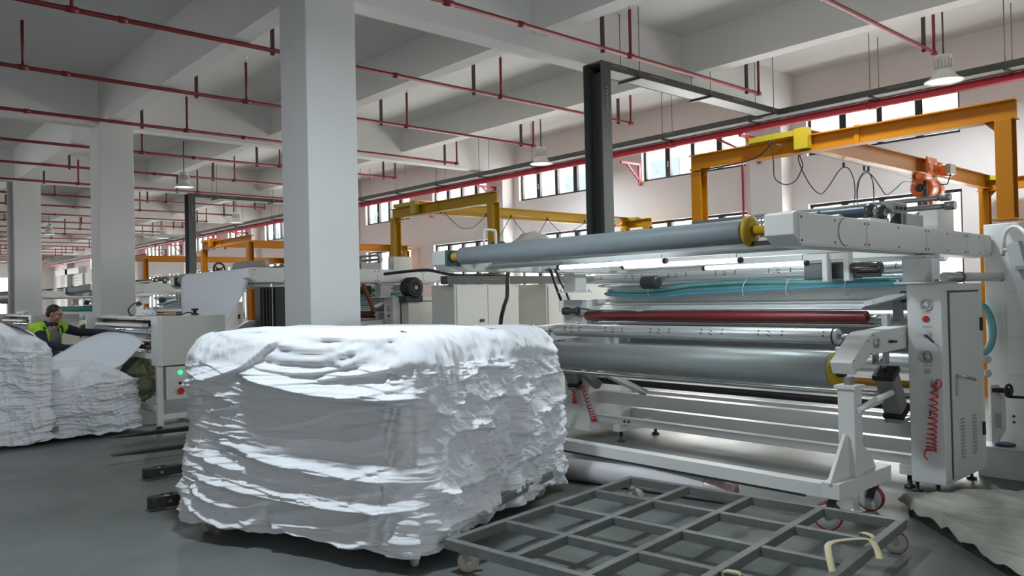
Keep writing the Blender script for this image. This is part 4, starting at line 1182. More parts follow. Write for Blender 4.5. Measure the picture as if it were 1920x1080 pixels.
def fabric_stack(name, w, l, h, z0, seed, style, nl=150, nw=90, nv=150, label='', group=None, corner=0.13, origin=(0, 0, 0), rot=0.0, top_r=0.16):
    """A pile of layered cloth.  Local axes: x across (0..w), y along (0..l).
    x=0 is the long face with hanging swags, y=0 and y=l are the folded ends."""
    sd = seed * 17.31
    # perimeter samples, counter-clockwise from (corner, 0)
    per = []
    def seg(p, q, n, nrm, face):
        for i in range(n):
            f = i / n
            per.append((p[0] + (q[0] - p[0]) * f, p[1] + (q[1] - p[1]) * f, nrm[0], nrm[1], face))
    def arc(cx, cy, a0, n, f0, f1):
        for i in range(n):
            a = a0 + pi / 2 * i / n
            per.append((cx + corner * cos(a), cy + corner * sin(a), cos(a), sin(a), f0 + (f1 - f0) * i / n))
    c = corner
    na = 16
    # face weight: 0 = end face (layers), 1 = long face (swags)
    seg((c, 0), (w - c, 0), nw, (0, -1), 0.0); arc(w - c, c, -pi / 2, na, 0.0, 0.3)
    seg((w, c), (w, l - c), max(30, nl // 4), (1, 0), 0.3); arc(w - c, l - c, 0, na // 2, 0.3, 0)
    seg((w - c, l), (c, l), max(20, nw // 4), (0, 1), 0.0); arc(c, l - c, pi / 2, na, 0, 1)
    seg((0, l - c), (0, c), nl, (-1, 0), 1.0); arc(c, c, pi, na, 1.0, 0.0)
    n = len(per)
    rows = []
    zs = z0 + h
    for k in range(nv):
        rows.append(('s', z0 + (h - top_r) * k / (nv - 1)))
    for k in range(1, 15):
        rows.append(('r', k / 14 * pi / 2))
    for k in range(1, 22):
        rows.append(('t', k / 21))
    LIPS = style.get('lips', [])
    verts = []
    cx, cy = w / 2, l / 2
    def skew(x, y, z):
        # slow lean and bulge of the whole pile
        return 0.035 * nz(x * 0.9 + sd, y * 0.9, z * 1.4)
    lay = style.get('layer', 0.05); la = style.get('layer_amp', 0.02); cr = style.get('crumple', 0.02)
    def disp(x, y, z, fc):
        d = 0.0
        ny_face = -1 if y < cy else 1
        if fc > 0.01:
            s = y; f = s / l
            e = 0.0
            wv = 0.05 * nz(s * 1.3 + sd, z * 0.8, 3.1) + 0.007 * nz(s * 3 + sd, z * 3, 5.0)
            zz = z + wv
            for lz, A, reach, sag, tilt in LIPS:
                lip = lz - sag * sin(pi * f) + tilt * (f - 0.5)
                q = zz - lip
                if q >= 0:
                    if q < reach: e += A * (1 - q / reach) ** 1.25 * (0.75 + 0.5 * nz(s * 1.7, lz * 9, sd))
                elif q > -0.035:
                    e += A * (1 + q / 0.035) * (0.75 + 0.5 * nz(s * 1.7, lz * 9, sd))
            FL = style.get('folds')
            if FL: e += fold_height(FL, s + 0.02 * nz(s * 2, z * 2, sd), z + 0.012 * nz(s * 2.6, z * 1.5, sd))
            # medium swags
            for lam, amp, sg, o in style.get('swags', ((0.15, 0.050, 0.22, 0.0), (0.085, 0.026, -0.13, 7.7), (0.035, 0.006, 0.10, 15.2))):
                ph = (z + sg * sin(pi * min(1, max(0, f + 0.25 * nz(z * 2, o, sd)))) + 0.055 * nz(s * 1.1 + o, z * 2.2, sd) + 0.14 * lam * nz(s * 2.5, z * 7, o)) / lam
                i = math.floor(ph); t = ph - i
                m = nz(s * 1.0 + i * 3.7, i * 1.9 + o, sd) + 0.22
                if m > 0:
                    p = (1 - t / 0.8) if t < 0.8 else (t - 0.8) / 0.2
                    e += amp * min(1, m * 2.2) * (p * p * (3 - 2 * p))
            # gathers near the near corner and the far corner
            g = max(0, 1 - s / 0.38) + max(0, 1 - (l - s) / 0.30)
            if g > 0:
                e += 0.024 * g * (1 - abs(nz(s * 16 + z * 3, z * 4.5, sd + 9)) * 2.2)
                e += 0.016 * g * nz(s * 22, z * 22, sd)
            d += fc * e
        if fc < 0.99:
            r = x if abs(y - cy) > l / 2 - 0.16 else y
            e = 0.0
            for lam, amp, o in ((lay * 3.4, la * 1.7, 0), (lay, la, 4.4), (lay * 0.42, la * 0.5, 9.1)):
                ph = (z + 0.05 * nz(r * 2.6 + o, z * 1.7, sd) + 0.022 * nz(r * 8, z * 5 + o, sd)) / lam
                i = math.floor(ph); t = ph - i
                m = 0.5 + 0.8 * nz(r * 3.1 + i * 5.3, i * 2.7, sd + o)
                p = (1 - t / 0.7) if t < 0.7 else (t - 0.7) / 0.3
                e += amp * max(0, m) * p
            big = nz(r * 2.2 + sd, z * 2.6, 6.6)
            e *= 0.55 + 0.9 * abs(nz(r * 2.0, z * 2.2, sd + 2.2)) + 0.2
            q1 = 1 - abs(nz(r * 4.2 + sd + 0.5 * big, z * 6.0, 1.3)) * 2.6
            q2 = 1 - abs(nz(r * 9.0 + sd, z * 13.0 + q1, 2.9)) * 2.6
            q4 = 1 - abs(nz(r * 22.0 + sd, z * 24.0 + q2, 3.9)) * 2.4
            e += 0.06 * big + 1.25 * cr * (1.1 * q1 + 0.6 * q2 + 0.22 * q4)
            LG = style.get('ledges')
            if LG and ny_face < 0: e += fold_height(LG, r + 0.04 * nz(r * 5, z * 4, sd), z + 0.03 * nz(r * 4, z * 3, sd + 3))
            vt = style.get('drape', 9)
            if z > vt:
                k = min(1, (z - vt) / 0.25)
                wob = 0.02 * nz(r * 3, z * 6, sd)
                e = e * (1 - 0.55 * k) + k * (0.03 * (1 - abs(nz((r + wob) * 13.0, z * 1.6, sd + 4)) * 2.6) + 0.012 * nz((r + wob) * 34, z * 3, sd) + 0.02)
            hem = style.get('hem')
            if hem:
                # vertical hanging edge of cloth beside the seam between the two piles
                q = abs(x - (w - 0.12) - 0.03 * nz(z * 2.2, sd, 1))
                if q < 0.10: e += 0.035 * (1 - q / 0.10) * (0.6 + 0.4 * nz(x * 30, z * 2, 3))
            d += (1 - fc) * e
        return d
    for kind, a in rows:
        for (px, py, nx, ny, fc) in per:
            if kind == 's':
                z = a
                d = disp(px, py, z, fc) + skew(px, py, z)
                if style.get('profile'):
                    d += style['profile'](z, py / l, fc)
                dz = 0.0
                k = (z - z0) / 0.10
                if k < 1:
                    dz = (1 - k) * (0.05 * nz(px * 2.2 + sd, py * 1.4, 8.8) - 0.012 + 0.02 * nz(px * 9, py * 9, sd))
                verts.append((px + nx * d, py + ny * d, z + dz))
            elif kind == 'r':
                z = zs - top_r + top_r * sin(a)
                ins = top_r * (1 - cos(a))
                zz = zs - top_r + top_r * a / (pi / 2)
                d = (disp(px, py, zz, fc) + skew(px, py, zz)) * (0.35 + 0.65 * cos(a)) - ins
                if style.get('profile'):
                    d += style['profile'](zs - top_r, py / l, fc) * cos(a) ** 0.5
                x, y = px + nx * d, py + ny * d
                z += style.get('topf', lambda x, y: 0)(x, y) * sin(a)
                verts.append((x, y, z))
            else:
                # towards the middle line of the pile
                d = (disp(px, py, zs, fc) + skew(px, py, zs)) * 0.35 - top_r
                bx, by = px + nx * d, py + ny * d
                ty = min(max(by, cx), l - cx) if l > w else cy
                tx = cx
                x = bx + (tx - bx) * a; y = by + (ty - by) * a
                u = 0.022 * nz(x * 1.6 + sd, y * 0.8, 2.0) + 0.013 * (1 - abs(nz(x * 9 + sd + 0.6 * nz(x * 2, y * 2, 1), y * 1.3, 6.1)) * 2) * min(1, a * 6 + 0.3)
                z = zs + u * min(1, a * 3) + style.get('topf', lambda x, y: 0)(x, y)
                verts.append((x, y, z))
    fs = []
    R = len(rows)
    for k in range(R - 1):
        for i in range(n):
            j = (i + 1) % n
            fs.append((k * n + i, k * n + j, (k + 1) * n + j, (k + 1) * n + i))
    fs.append(tuple(range(n))[::-1])
    me = bpy.data.meshes.new(name)
    me.from_pydata(verts, [], fs)
    me.polygons.foreach_set('use_smooth', [True] * len(fs))
    me.materials.append(M_FABRIC)
    o = bpy.data.objects.new(name, me); COL.objects.link(o)
    o.location = origin; o.rotation_euler = (0, 0, rot)
    return tag(o, label, 'fabric stack', group)

def near_stacks():
    A = math.atan2(0.359, 0.933)
    N = Vector((2.70, 3.93, 0))
    def prof(z, f, fc):
        if fc < 0.5:
            return 0.02 * sin(z * 4)
        d = 0.0
        if z > 1.05: d -= 0.20 * ((z - 1.05) / 0.43) ** 1.6
        if z < 0.62: d += 0.035 * min(1, (0.62 - z) / 0.3)
        if 0.62 < z < 1.0: d -= 0.03
        d += 0.05 * max(0, 1 - f / 0.25) * max(0, (0.5 - z) / 0.4)
        return d
    stA = dict(folds=FOLDS, swags=((0.105, 0.022, 0.15, 1.0), (0.055, 0.013, -0.09, 7.7), (0.028, 0.006, 0.06, 15.2)), layer=0.05, layer_amp=0.018, crumple=0.026, profile=prof, drape=1.08, hem=True,
               ledges=[(0.15, 0.68, 0.45, 0.78, 0.86, 0.73, 0.075, 0.14), (0.06, 0.40, 0.50, 0.44, 1.0, 0.38, 0.055, 0.13), (0.45, 1.10, 0.8, 1.17, 1.18, 1.12, 0.07, 0.12),
                       (0.6, 0.93, 0.9, 0.96, 1.15, 0.92, 0.055, 0.10), (0.12, 0.98, 0.3, 0.90, 0.55, 1.02, 0.05, 0.10), (0.1, 0.24, 0.5, 0.22, 1.05, 0.2, 0.045, 0.1)])
    fabric_stack('fabric_stack', 1.20, 2.02, 1.33, 0.12, 1, stA, 300, 180, 240,
                 'tall stack of folded white fabric nearest the camera, draped over the steel trolley', 'white fabric stacks', 0.16, N, A, 0.22)
    stB = dict(lips=[(1.0, 0.06, 0.2, 0.02, 0)], ledges=[(0.02, 0.60, 0.5, 0.72, 0.98, 0.84, 0.075, 0.15), (0.05, 0.98, 0.5, 1.02, 0.95, 1.0, 0.05, 0.11), (0.05, 1.2, 0.4, 1.22, 0.9, 1.16, 0.05, 0.1), (0.05, 0.40, 0.5, 0.44, 0.95, 0.50, 0.045, 0.1)],
               layer=0.06, layer_amp=0.02, crumple=0.03, drape=1.22, profile=lambda z, f, fc: 0.03 * sin(z * 3.2) - (0.10 * max(0, (z - 1.15) / 0.3)) )
    fabric_stack('fabric_stack', 1.07, 1.95, 1.30, 0.11, 2, stB, 120, 160, 230,
                 'second stack of crumpled white fabric pressed against the nearest one, next to the roller machine', 'white fabric stacks', 0.17, N + Matrix.Rotation(A, 3, 'Z') @ Vector((1.255, 0.05, 0)), A, 0.24)
    mid = N + Matrix.Rotation(A, 3, 'Z') @ Vector((0.98, 0.98, 0))
    grid_trolley((mid.x, mid.y, 0), A, 'steel trolley on casters under the two near fabric stacks', 'steel grid trolleys', None, 0.97)
near_stacks()

def far_stacks():
    st = dict(layer=0.075, layer_amp=0.03, crumple=0.022, topf=lambda x, y: -0.42 * max(0, (x - 0.35)) ** 1.5)
    fabric_stack('fabric_stack', 1.02, 1.9, 1.46, 0.06, 3, st, 40, 120, 150,
                 'tall rounded stack of white fabric at the picture edge in front of the worker', 'white fabric stacks', 0.12, (1.10, 10.72, 0), radians(2), 0.38)
    st = dict(layer=0.05, layer_amp=0.026, crumple=0.024, topf=lambda x, y: 0.05 * sin(x * 3) - 0.6 * max(0, x - 0.5) ** 1.6)
    fabric_stack('fabric_stack', 1.0, 1.8, 0.80, 0.07, 4, st, 60, 120, 110,
                 'low stack of white fabric feeding the sheet into the machine by the worker', 'white fabric stacks', 0.15, (2.13, 10.78, 0), radians(2), 0.18)
    grid_trolley((2.12, 11.72, 0), radians(2), 'steel trolley under the two fabric stacks by the worker', 'steel grid trolleys', None, 0.93)
far_stacks()

# ------------------------------------------------------------------ cart for rolls, roll on the floor, tarpaulin
def roll_cart():
    t = thing('roll_cart', (5.22, 2.6, 0), 'white steel roll cart with an upright post and red castors beside the grid trolley', 'cart')
    MB().box(5.165, 5.275, 2.62, 6.05, 0.215, 0.315).build('long_beam', M_WHITE, t, bevel=0.004)
    MB().box(5.163, 5.17, 2.75, 6.0, 0.205, 0.222).build('beam_edge', M_DARK, t)
    for y in (2.56, 6.1):
        MB().box(5.14, 5.97, y - 0.065, y + 0.065, 0.225, 0.335).build('cross_beam', M_WHITE, t, bevel=0.004)
        p = MB().box(5.405, 5.53, y - 0.06, y + 0.06, 0.335, 0.95).build('post', M_WHITE, t, bevel=0.006)
        ORIG[p] = ORIG[t]
        MB().box(5.385, 5.55, y - 0.075, y + 0.075, 0.95, 0.975).build('post_cap', M_WHITE, p)
        MB().box(5.43, 5.50, y - 0.02, y + 0.02, 0.975, 1.03).build('roll_seat', M_PNEU, p)
        MB().prism([(5.12, 0.335), (5.41, 0.335), (5.41, 0.62), (5.37, 0.64)], 'y', y - 0.012, y + 0.012).build('gusset', M_WHITE, t)
        MB().prism([(5.53, 0.335), (5.83, 0.335), (5.79, 0.40), (5.53, 0.61)], 'y', y - 0.012, y + 0.012).build('gusset', M_WHITE, t)
        h = MB().cyl((5.43, y - 0.075, 0.80), (5.62, y - 0.10, 0.85), 0.022, 12).cyl((5.62, y - 0.10, 0.85), (5.88, y - 0.12, 0.885), 0.022, 12)
        h.build('handle', M_WHITE, t)
        MB().cyl((5.5, y - 0.065, 0.80), (5.78, y - 0.09, 0.83), 0.015, 10).build('brace', M_WHITE, t)
        for x, a in ((5.20, 1.95), (5.86, 1.75)):
            caster(t, x, y, 0.235, 0.098, mat('pale_wheel', (0.5, 0.5, 0.5), 0.5), a, 0.045, M_DARK, M_REDWHEEL)
        MB().cyl((5.72, y + 0.09, 0.02), (5.72, y + 0.09, 0.30), 0.022, 10).cyl((5.72, y + 0.09, 0.0), (5.72, y + 0.09, 0.02), 0.04, 12).build('jack_leg', M_WHITE, t)
        MB().cyl((5.72, y + 0.09, 0.2), (5.82, y + 0.05, 0.2), 0.012, 8).build('jack_handle', M_STEEL, t)
roll_cart()

def floor_things():
    a, b = Vector((5.30, 3.50, 0.098)), Vector((5.02, 5.0, 0.098))
    d = (b - a)
    L = d.length
    t = thing('fabric_roll', (5.27, 3.5, 0), 'long white fabric roll in plastic film lying on the floor behind the grid trolley', 'fabric roll')
    film = mat('plastic_film', (0.72, 0.70, 0.72), 0.22, vary=0.08, vscale=6, bump=0.15, bscale=12)
    MB().lathe([(0.085, 0.0), (0.096, 0.10), (0.098, L)], a, d, 26).build('roll', film, t)
    MB().lathe([(0.06, -0.10), (0.082, -0.09), (0.094, 0.02), (0.097, 0.13), (0.099, 0.14)], a, d, 22).build('end_wrap', mat('pink_film', (0.60, 0.36, 0.36), 0.3, vary=0.3, vscale=14, color2=(0.70, 0.6, 0.6)), t)
    MB().lathe([(0.03, -0.105), (0.045, -0.105), (0.045, -0.09), (0.03, -0.09)], a, d, 18).build('core', mat('cardboard', (0.35, 0.2, 0.16), 0.8), t)
    # tarpaulin over a low pallet
    p = own(MB().prism([(5.92, 2.36), (4.90, 1.32), (5.75, 0.45), (6.80, 1.70)], 'z', 0.0, 0.10), 'pallet', M_DARK, 'dark low pallet under the tarpaulin', 'pallet')
    tm = mat('tarpaulin', (0.40, 0.40, 0.335), 0.62, vary=0.22, vscale=5, bump=0.3, bscale=18, color2=(0.27, 0.28, 0.24))
    A, B, C_, D = Vector((5.98, 2.46, 0)), Vector((4.78, 1.28, 0)), Vector((5.75, 0.30, 0)), Vector((6.92, 1.74, 0))
    n = 90
    vs = []
    for lay in (0, 1):
        for i in range(n + 1):
            for j in range(n + 1):
                u, v = i / n, j / n
                q = A * (1 - u) * (1 - v) + B * u * (1 - v) + C_ * u * v + D * (1 - u) * v
                e = min(u, 1 - u, v, 1 - v)
                z = 0.125 + 0.03 * nz(q.x * 2.4, q.y * 2.4, 3) + 0.018 * (1 - 2 * abs(nz(q.x * 5, q.y * 3, 7))) + 0.006 * nz(q.x * 16, q.y * 16, 5)
                k = 0.03 + 0.02 * nz(u * 9, v * 9, 1)
                if e < k: z -= (1 - e / k) * (0.06 + 0.035 * nz(u * 12, v * 12, 4))
                vs.append((q.x + 0.03 * nz(u * 7, v * 7, 8) * (e < 0.05), q.y + 0.03 * nz(u * 7, v * 7, 9) * (e < 0.05), z - 0.004 * lay))
    N2 = (n + 1) ** 2
    fs = []
    for i in range(n):
        for j in range(n):
            a0 = i * (n + 1) + j
            fs.append((a0, a0 + 1, a0 + n + 2, a0 + n + 1)); fs.append((N2 + a0, N2 + a0 + n + 1, N2 + a0 + n + 2, N2 + a0 + 1))
    for i in range(n):
        for a0, b0 in ((i, i + 1), (n * (n + 1) + i, n * (n + 1) + i + 1), (i * (n + 1), (i + 1) * (n + 1)), (i * (n + 1) + n, (i + 1) * (n + 1) + n)):
            fs.append((a0, b0, N2 + b0, N2 + a0))
    own(MB().add(vs, fs, True), 'tarpaulin', tm, 'crumpled grey-green tarpaulin over a low pallet in the foreground corner', 'tarpaulin')
floor_things()

# ------------------------------------------------------------------ lifters whose legs and forks show beside the stack
def lifters():
    t = thing('roll_lifter', (3.2, 7.2, 0), 'black lifter legs with white rollers sticking out from behind the near stack', 'lifter')
    for y, x in ((7.80, 2.30), (6.62, 1.99)):
        g = MB()
        g.box(x + 0.17, 3.3, y - 0.045, y + 0.045, 0.03, 0.11)
        g.box(x + 0.02, x + 0.2, y - 0.06, y - 0.045, 0.025, 0.115); g.box(x + 0.02, x + 0.2, y + 0.045, y + 0.06, 0.025, 0.115)
        g.lathe([(0.06, -0.045), (0.06, 0.045)], (x + 0.03, y, 0.07), (0, 0, 1), 16)
        l = g.build('leg', M_BLACK, t, bevel=0.004)
        ORIG[l] = ORIG[t]
        MB().cyl((x + 0.13, y - 0.04, 0.055), (x + 0.13, y + 0.04, 0.055), 0.052, 18).build('roller', M_WHEEL, l)
        MB().cyl((x + 0.13, y - 0.066, 0.07), (x + 0.13, y + 0.066, 0.07), 0.014, 10).build('axle', M_STEEL, l)
    MB().box(3.2, 3.3, 6.64, 7.84, 0.03, 0.5).build('cross_frame', M_BLACK, t, bevel=0.006)
    MB().box(3.2, 3.3, 7.1, 7.4, 0.5, 1.05).build('power_unit', M_DARK, t, bevel=0.01)
    t = thing('fork_lifter', (3.6, 9.2, 0), 'pair of thin black forks pointing out from behind the near stack', 'lifter')
    for y, x in ((9.92, 2.56), (8.72, 2.25)):
        MB().prism([(x, 0.115), (x + 0.3, 0.10), (3.6, 0.085), (3.6, 0.14), (x + 0.3, 0.135), (x, 0.125)], 'y', y - 0.05, y + 0.05).build('fork', M_BLACK, t, bevel=0.003)
    MB().box(3.55, 3.66, 8.6, 10.05, 0.0, 0.45).build('carriage', M_BLACK, t, bevel=0.006)
lifters()
# ------------------------------------------------------------------ fabric feed frame by the worker
def feed_frame(label, full=True):
    t = thing('feed_frame', (3.6, 10.6, 0), label, 'machine', 'fabric feed frames')
    X, Y = 3.3, 10.5
    b = MB().box(X + 0.03, 4.15, Y, Y + 0.26, 0.86, 1.50).build('control_cabinet', M_CREAM, t, bevel=0.008)
    ORIG[b] = ORIG[t]
    MB().box(X - 0.03, X + 0.03, Y - 0.01, Y + 0.27, 0.86, 1.50).build('side_plate', M_WHITE, b, bevel=0.006)
    MB().box(X + 0.06, 4.12, Y - 0.006, Y, 0.845, 0.86).build('shadow_gap', M_BLACK, b)
    c = MB().box(X + 0.06, X + 0.55, Y - 0.02, Y + 0.24, 0.42, 0.845).build('switch_box', M_CREAM, t, bevel=0.006)
    ORIG[c] = ORIG[t]
    MB().lathe([(0.028, 0), (0.028, 0.012), (0.02, 0.02)], (X + 0.235, Y - 0.02, 0.765), (0, -1, 0), 18).build('green_lamp', mat('green_glow', (0.02, 0.6, 0.15), 0.3, emit=(0.05, 1.0, 0.3), estr=1.3), c)
    MB().lathe([(0.018, 0), (0.018, 0.01), (0.012, 0.018)], (X + 0.235, Y - 0.02, 0.63), (0, -1, 0), 16).build('black_button', M_BLACK, c)
    MB().lathe([(0.03, 0), (0.03, 0.015), (0.042, 0.022), (0.042, 0.035)], (X + 0.235, Y - 0.02, 0.53), (0, -1, 0), 18).build('red_stop_button', mat('stop_red', (0.6, 0.02, 0.015), 0.4), c)
    # legs and rails
    for x, y, h in ((X, Y + 0.05, 0.86), (X, Y + 1.5, 1.0), (X, Y + 3.4, 1.0), (4.1, Y + 0.05, 0.86), (4.1, Y + 3.4, 0.9)):
        MB().box(x - 0.035, x + 0.035, y - 0.035, y + 0.035, 0.09, h).build('leg', M_WHITE, t, bevel=0.004)
    for x0, x1, y0, y1, z in ((X - 0.03, X + 0.03, Y + 0.08, Y + 3.4, 0.30), (4.07, 4.13, Y + 0.08, Y + 3.4, 0.30), (X + 0.03, 4.07, Y + 0.02, Y + 0.08, 0.20), (X + 0.03, 4.07, Y + 1.47, Y + 1.53, 0.36), (X + 0.03, 4.07, Y + 3.37, Y + 3.43, 0.30)):
        MB().box(x0, x1, y0, y1, z - 0.035, z + 0.035).build('rail', M_WHITE, t, bevel=0.004)
    for x, y in ((X, Y + 0.05), (X, Y + 1.5), (X, Y + 3.4), (4.1, Y + 0.05), (4.1, Y + 3.4)):
        caster(t, x, y, 0.09, 0.04, M_BLACK, 2.6, 0.03, M_DARK)
    # top and rollers
    MB().box(X - 0.02, X + 0.25, Y + 0.26, Y + 3.5, 1.465, 1.50).build('top_tray', M_WHITE, t, bevel=0.003)
    MB().box(X - 0.14, X - 0.06, Y + 0.26, Y + 2.55, 1.365, 1.405).build('guide_bar', M_WHITE, t, bevel=0.004)
    MB().box(X - 0.16, X + 0.3, Y + 2.95, Y + 3.0, 1.24, 1.52).build('end_plate', M_WHITE, t, bevel=0.004)
    MB().cyl((X + 0.1, Y + 0.26, 1.40), (X + 0.1, Y + 2.9, 1.40), 0.04, 14).build('dark_roller', M_DARK, t)
    MB().cyl((X - 0.02, Y + 0.26, 1.315), (X - 0.02, Y + 2.9, 1.315), 0.045, 14).build('feed_roller', M_CHROME, t)
    MB().box(X + 0.05, X + 0.3, Y + 0.26, Y + 2.9, 1.26, 1.35).build('motor_bar', M_BLACK, t)
    MB().box(X - 0.06, X + 0.1, Y + 0.26, Y + 2.9, 1.175, 1.20).build('lower_guide', M_WHITE, t, bevel=0.003)
    MB().cyl((X, Y + 0.26, 1.09), (X, Y + 2.9, 1.09), 0.03, 12).build('lower_roller', M_DARK, t)
    MB().box(X - 0.03, X + 0.03, Y + 0.26, Y + 2.9, 0.94, 1.01).build('lower_beam', M_WHITE, t, bevel=0.003)
    MB().box(X + 0.02, X + 0.35, Y + 1.2, Y + 1.6, 0.72, 0.93).build('drive_box', M_GREY, t, bevel=0.006)
    MB().tube(smooth_path([(X + 0.02, Y + 1.35, 0.95), (X + 0.04, Y + 1.3, 0.7), (X - 0.0, Y + 1.32, 0.5), (X + 0.03, Y + 1.36, 0.38), (X + 0.05, Y + 1.4, 0.5)]), 0.012, 8).build('cable', M_BLACK, t)
    return t
f1 = feed_frame('white fabric feed frame with green lamp and red button next to the low stack')
dup(f1, (0, 7.85, 0), label='white fabric feed frame behind the worker, mostly hidden by the tall stack')

def frame_top_things():
    t = own(MB().lathe([(0.038, 0), (0.075, 0), (0.075, 0.05), (0.038, 0.05), (0.038, 0)], (3.46, 10.6, 1.50), (0, 0, 1), 22, caps=False), 'tape_roll', mat('brown_tape', (0.40, 0.28, 0.15), 0.4),
            'brown tape roll lying on top of the feed frame cabinet', 'tape')
    m = MB().lathe([(0.05, 0), (0.05, 0.02), (0.02, 0.03), (0.02, 0.06), (0.045, 0.065), (0.045, 0.09)], (3.78, 10.6, 1.50), (0, 0, 1), 16)
    m.tube(smooth_path([(3.75, 10.6, 1.53), (3.68, 10.58, 1.54), (3.62, 10.6, 1.52), (3.57, 10.62, 1.508)]), 0.008, 6)
    own(m, 'scanner', M_BLACK, 'small black scanner with a cord on top of the feed frame cabinet', 'scanner')
    t = thing('desk_lamp', (3.35, 11.6, 1.5), 'small black clip lamp with a bent arm on the feed frame top', 'lamp')
    MB().tube(smooth_path([(3.33, 11.8, 1.50), (3.3, 11.85, 1.58), (3.33, 11.75, 1.66), (3.36, 11.6, 1.69)]), 0.009, 8).build('arm', M_BLACK, t)
    MB().lathe([(0.015, 0), (0.04, 0.04), (0.042, 0.05)], (3.36, 11.58, 1.70), (0.1, -0.3, -1), 14).build('shade', M_BLACK, t)
    MB().cyl((3.33, 11.8, 1.50), (3.33, 11.8, 1.512), 0.035, 14).build('base', M_BLACK, t)
    # crumpled rag
    for i, (x, y, z, lab) in enumerate(((3.36, 11.25, 1.50, 'small white rag lying on the feed frame top beside the clip lamp'), (3.4, 19.9, 1.50, 'white rags lying on the feed frame behind the worker'))):
        bm = bmesh.new(); bmesh.ops.create_icosphere(bm, subdivisions=4, radius=1.0)
        for v in bm.verts:
            p = v.co.copy()
            k = 1 + 0.35 * nz(p.x * 2.3 + i * 5, p.y * 2.3, p.z * 2.3) + 0.12 * nz(p.x * 7, p.y * 7, p.z * 7 + i)
            v.co = Vector((p.x * 0.10 * k, p.y * (0.26 if i == 0 else 0.5) * k, max(0.0, p.z * 0.055 * k + 0.03)))
        me = bpy.data.meshes.new('rag'); bm.to_mesh(me); bm.free()
        me.polygons.foreach_set('use_smooth', [True] * len(me.polygons)); me.materials.append(M_FABRICIN)
        o = bpy.data.objects.new('rag', me); COL.objects.link(o); o.location = (x, y, z); tag(o, lab, 'rag')
    # sack on the lower rail of the frame
    bm = bmesh.new(); bmesh.ops.create_icosphere(bm, subdivisions=5, radius=1.0)
    for v in bm.verts:
        p = v.co.copy()
        k = 1 + 0.14 * nz(p.x * 1.7, p.y * 1.7, p.z * 1.7 + 3) + 0.07 * (1 - 2 * abs(nz(p.x * 3.5, p.y * 3.5, p.z * 2.0)))
        e = 1 - 0.25 * max(0, p.z)
        pinch = 1 - 0.22 * math.exp(-((p.z - 0.15) / 0.12) ** 2)
        v.co = Vector((p.x * 0.26 * k * e * pinch, p.y * 0.36 * k * pinch, (p.z * 0.29 * k)))
    me = bpy.data.meshes.new('sack'); bm.to_mesh(me); bm.free()
    me.polygons.foreach_set('use_smooth', [True] * len(me.polygons)); me.materials.append(mat('olive_cloth', (0.30, 0.31, 0.19), 0.8, vary=0.35, vscale=4))
    o = bpy.data.objects.new('sack', me); COL.objects.link(o); o.location = (3.33, 11.55, 0.63); tag(o, 'olive green cloth sack slumped on the feed frame rail behind the low stack', 'sack')
frame_top_things()

def sheet(rows, name, label, m=None, thick=0.003, n=18):
    """cloth sheet lofted through rows of points (each row: list of points along the length)"""
    P = [smooth_path(r, 8) for r in rows]
    L = len(P[0]); vs = []
    for k in range(n + 1):
        f = k / n * (len(P) - 1); i = min(int(f), len(P) - 2); u = f - i
        for j in range(L):
            p = P[i][j] * (1 - u) + P[i + 1][j] * u
            p = p + Vector((0, 0, 0.006 * nz(p.x * 5, p.y * 3, 2.2) + 0.003 * nz(p.x * 2, p.y * 14, 4.2)))
            vs.append(p)
    me = bpy.data.meshes.new(name)
    fs = [(k * L + j, k * L + j + 1, (k + 1) * L + j + 1, (k + 1) * L + j) for k in range(n) for j in range(L - 1)]
    me.from_pydata(vs, [], fs)
    me.polygons.foreach_set('use_smooth', [True] * len(fs)); me.materials.append(m or M_FABRICIN)
    o = bpy.data.objects.new(name, me); COL.objects.link(o)
    md = o.modifiers.new('thickness', 'SOLIDIFY'); md.thickness = thick
    return tag(o, label, 'fabric sheet')
sheet([[(2.86, 10.95, 0.84), (3.0, 11.0, 0.90), (3.14, 11.02, 1.03), (3.29, 11.03, 1.20), (3.36, 11.03, 1.255)],
       [(2.68, 11.6, 0.86), (2.86, 11.62, 0.99), (3.05, 11.64, 1.14), (3.24, 11.65, 1.255), (3.36, 11.66, 1.262)],
       [(2.36, 12.25, 0.93), (2.56, 12.28, 1.03), (2.80, 12.3, 1.17), (3.08, 12.32, 1.265), (3.36, 12.33, 1.265)]],
      'fabric_sheet', 'smooth white fabric sheet rising from the low stack into the feed frame')
sheet([[(4.98, 10.72, 2.14), (4.82, 10.72, 2.155), (4.70, 10.72, 2.15), (4.62, 10.72, 2.09), (4.58, 10.72, 1.96), (4.47, 10.74, 1.72), (4.34, 10.76, 1.48), (4.25, 10.77, 1.30)],
       [(4.98, 12.1, 2.15), (4.82, 12.1, 2.155), (4.70, 12.1, 2.15), (4.62, 12.1, 2.09), (4.57, 12.1, 1.96), (4.48, 12.05, 1.72), (4.42, 12.0, 1.48), (4.36, 12.0, 1.30)],
       [(4.98, 13.5, 2.15), (4.82, 13.5, 2.155), (4.70, 13.5, 2.15), (4.62, 13.5, 2.09), (4.58, 13.45, 1.96), (4.54, 13.35, 1.72), (4.52, 13.25, 1.48), (4.5, 13.2, 1.30)]],
      'fabric_sheet', 'white fabric sheet hanging over the roll of the second machine')

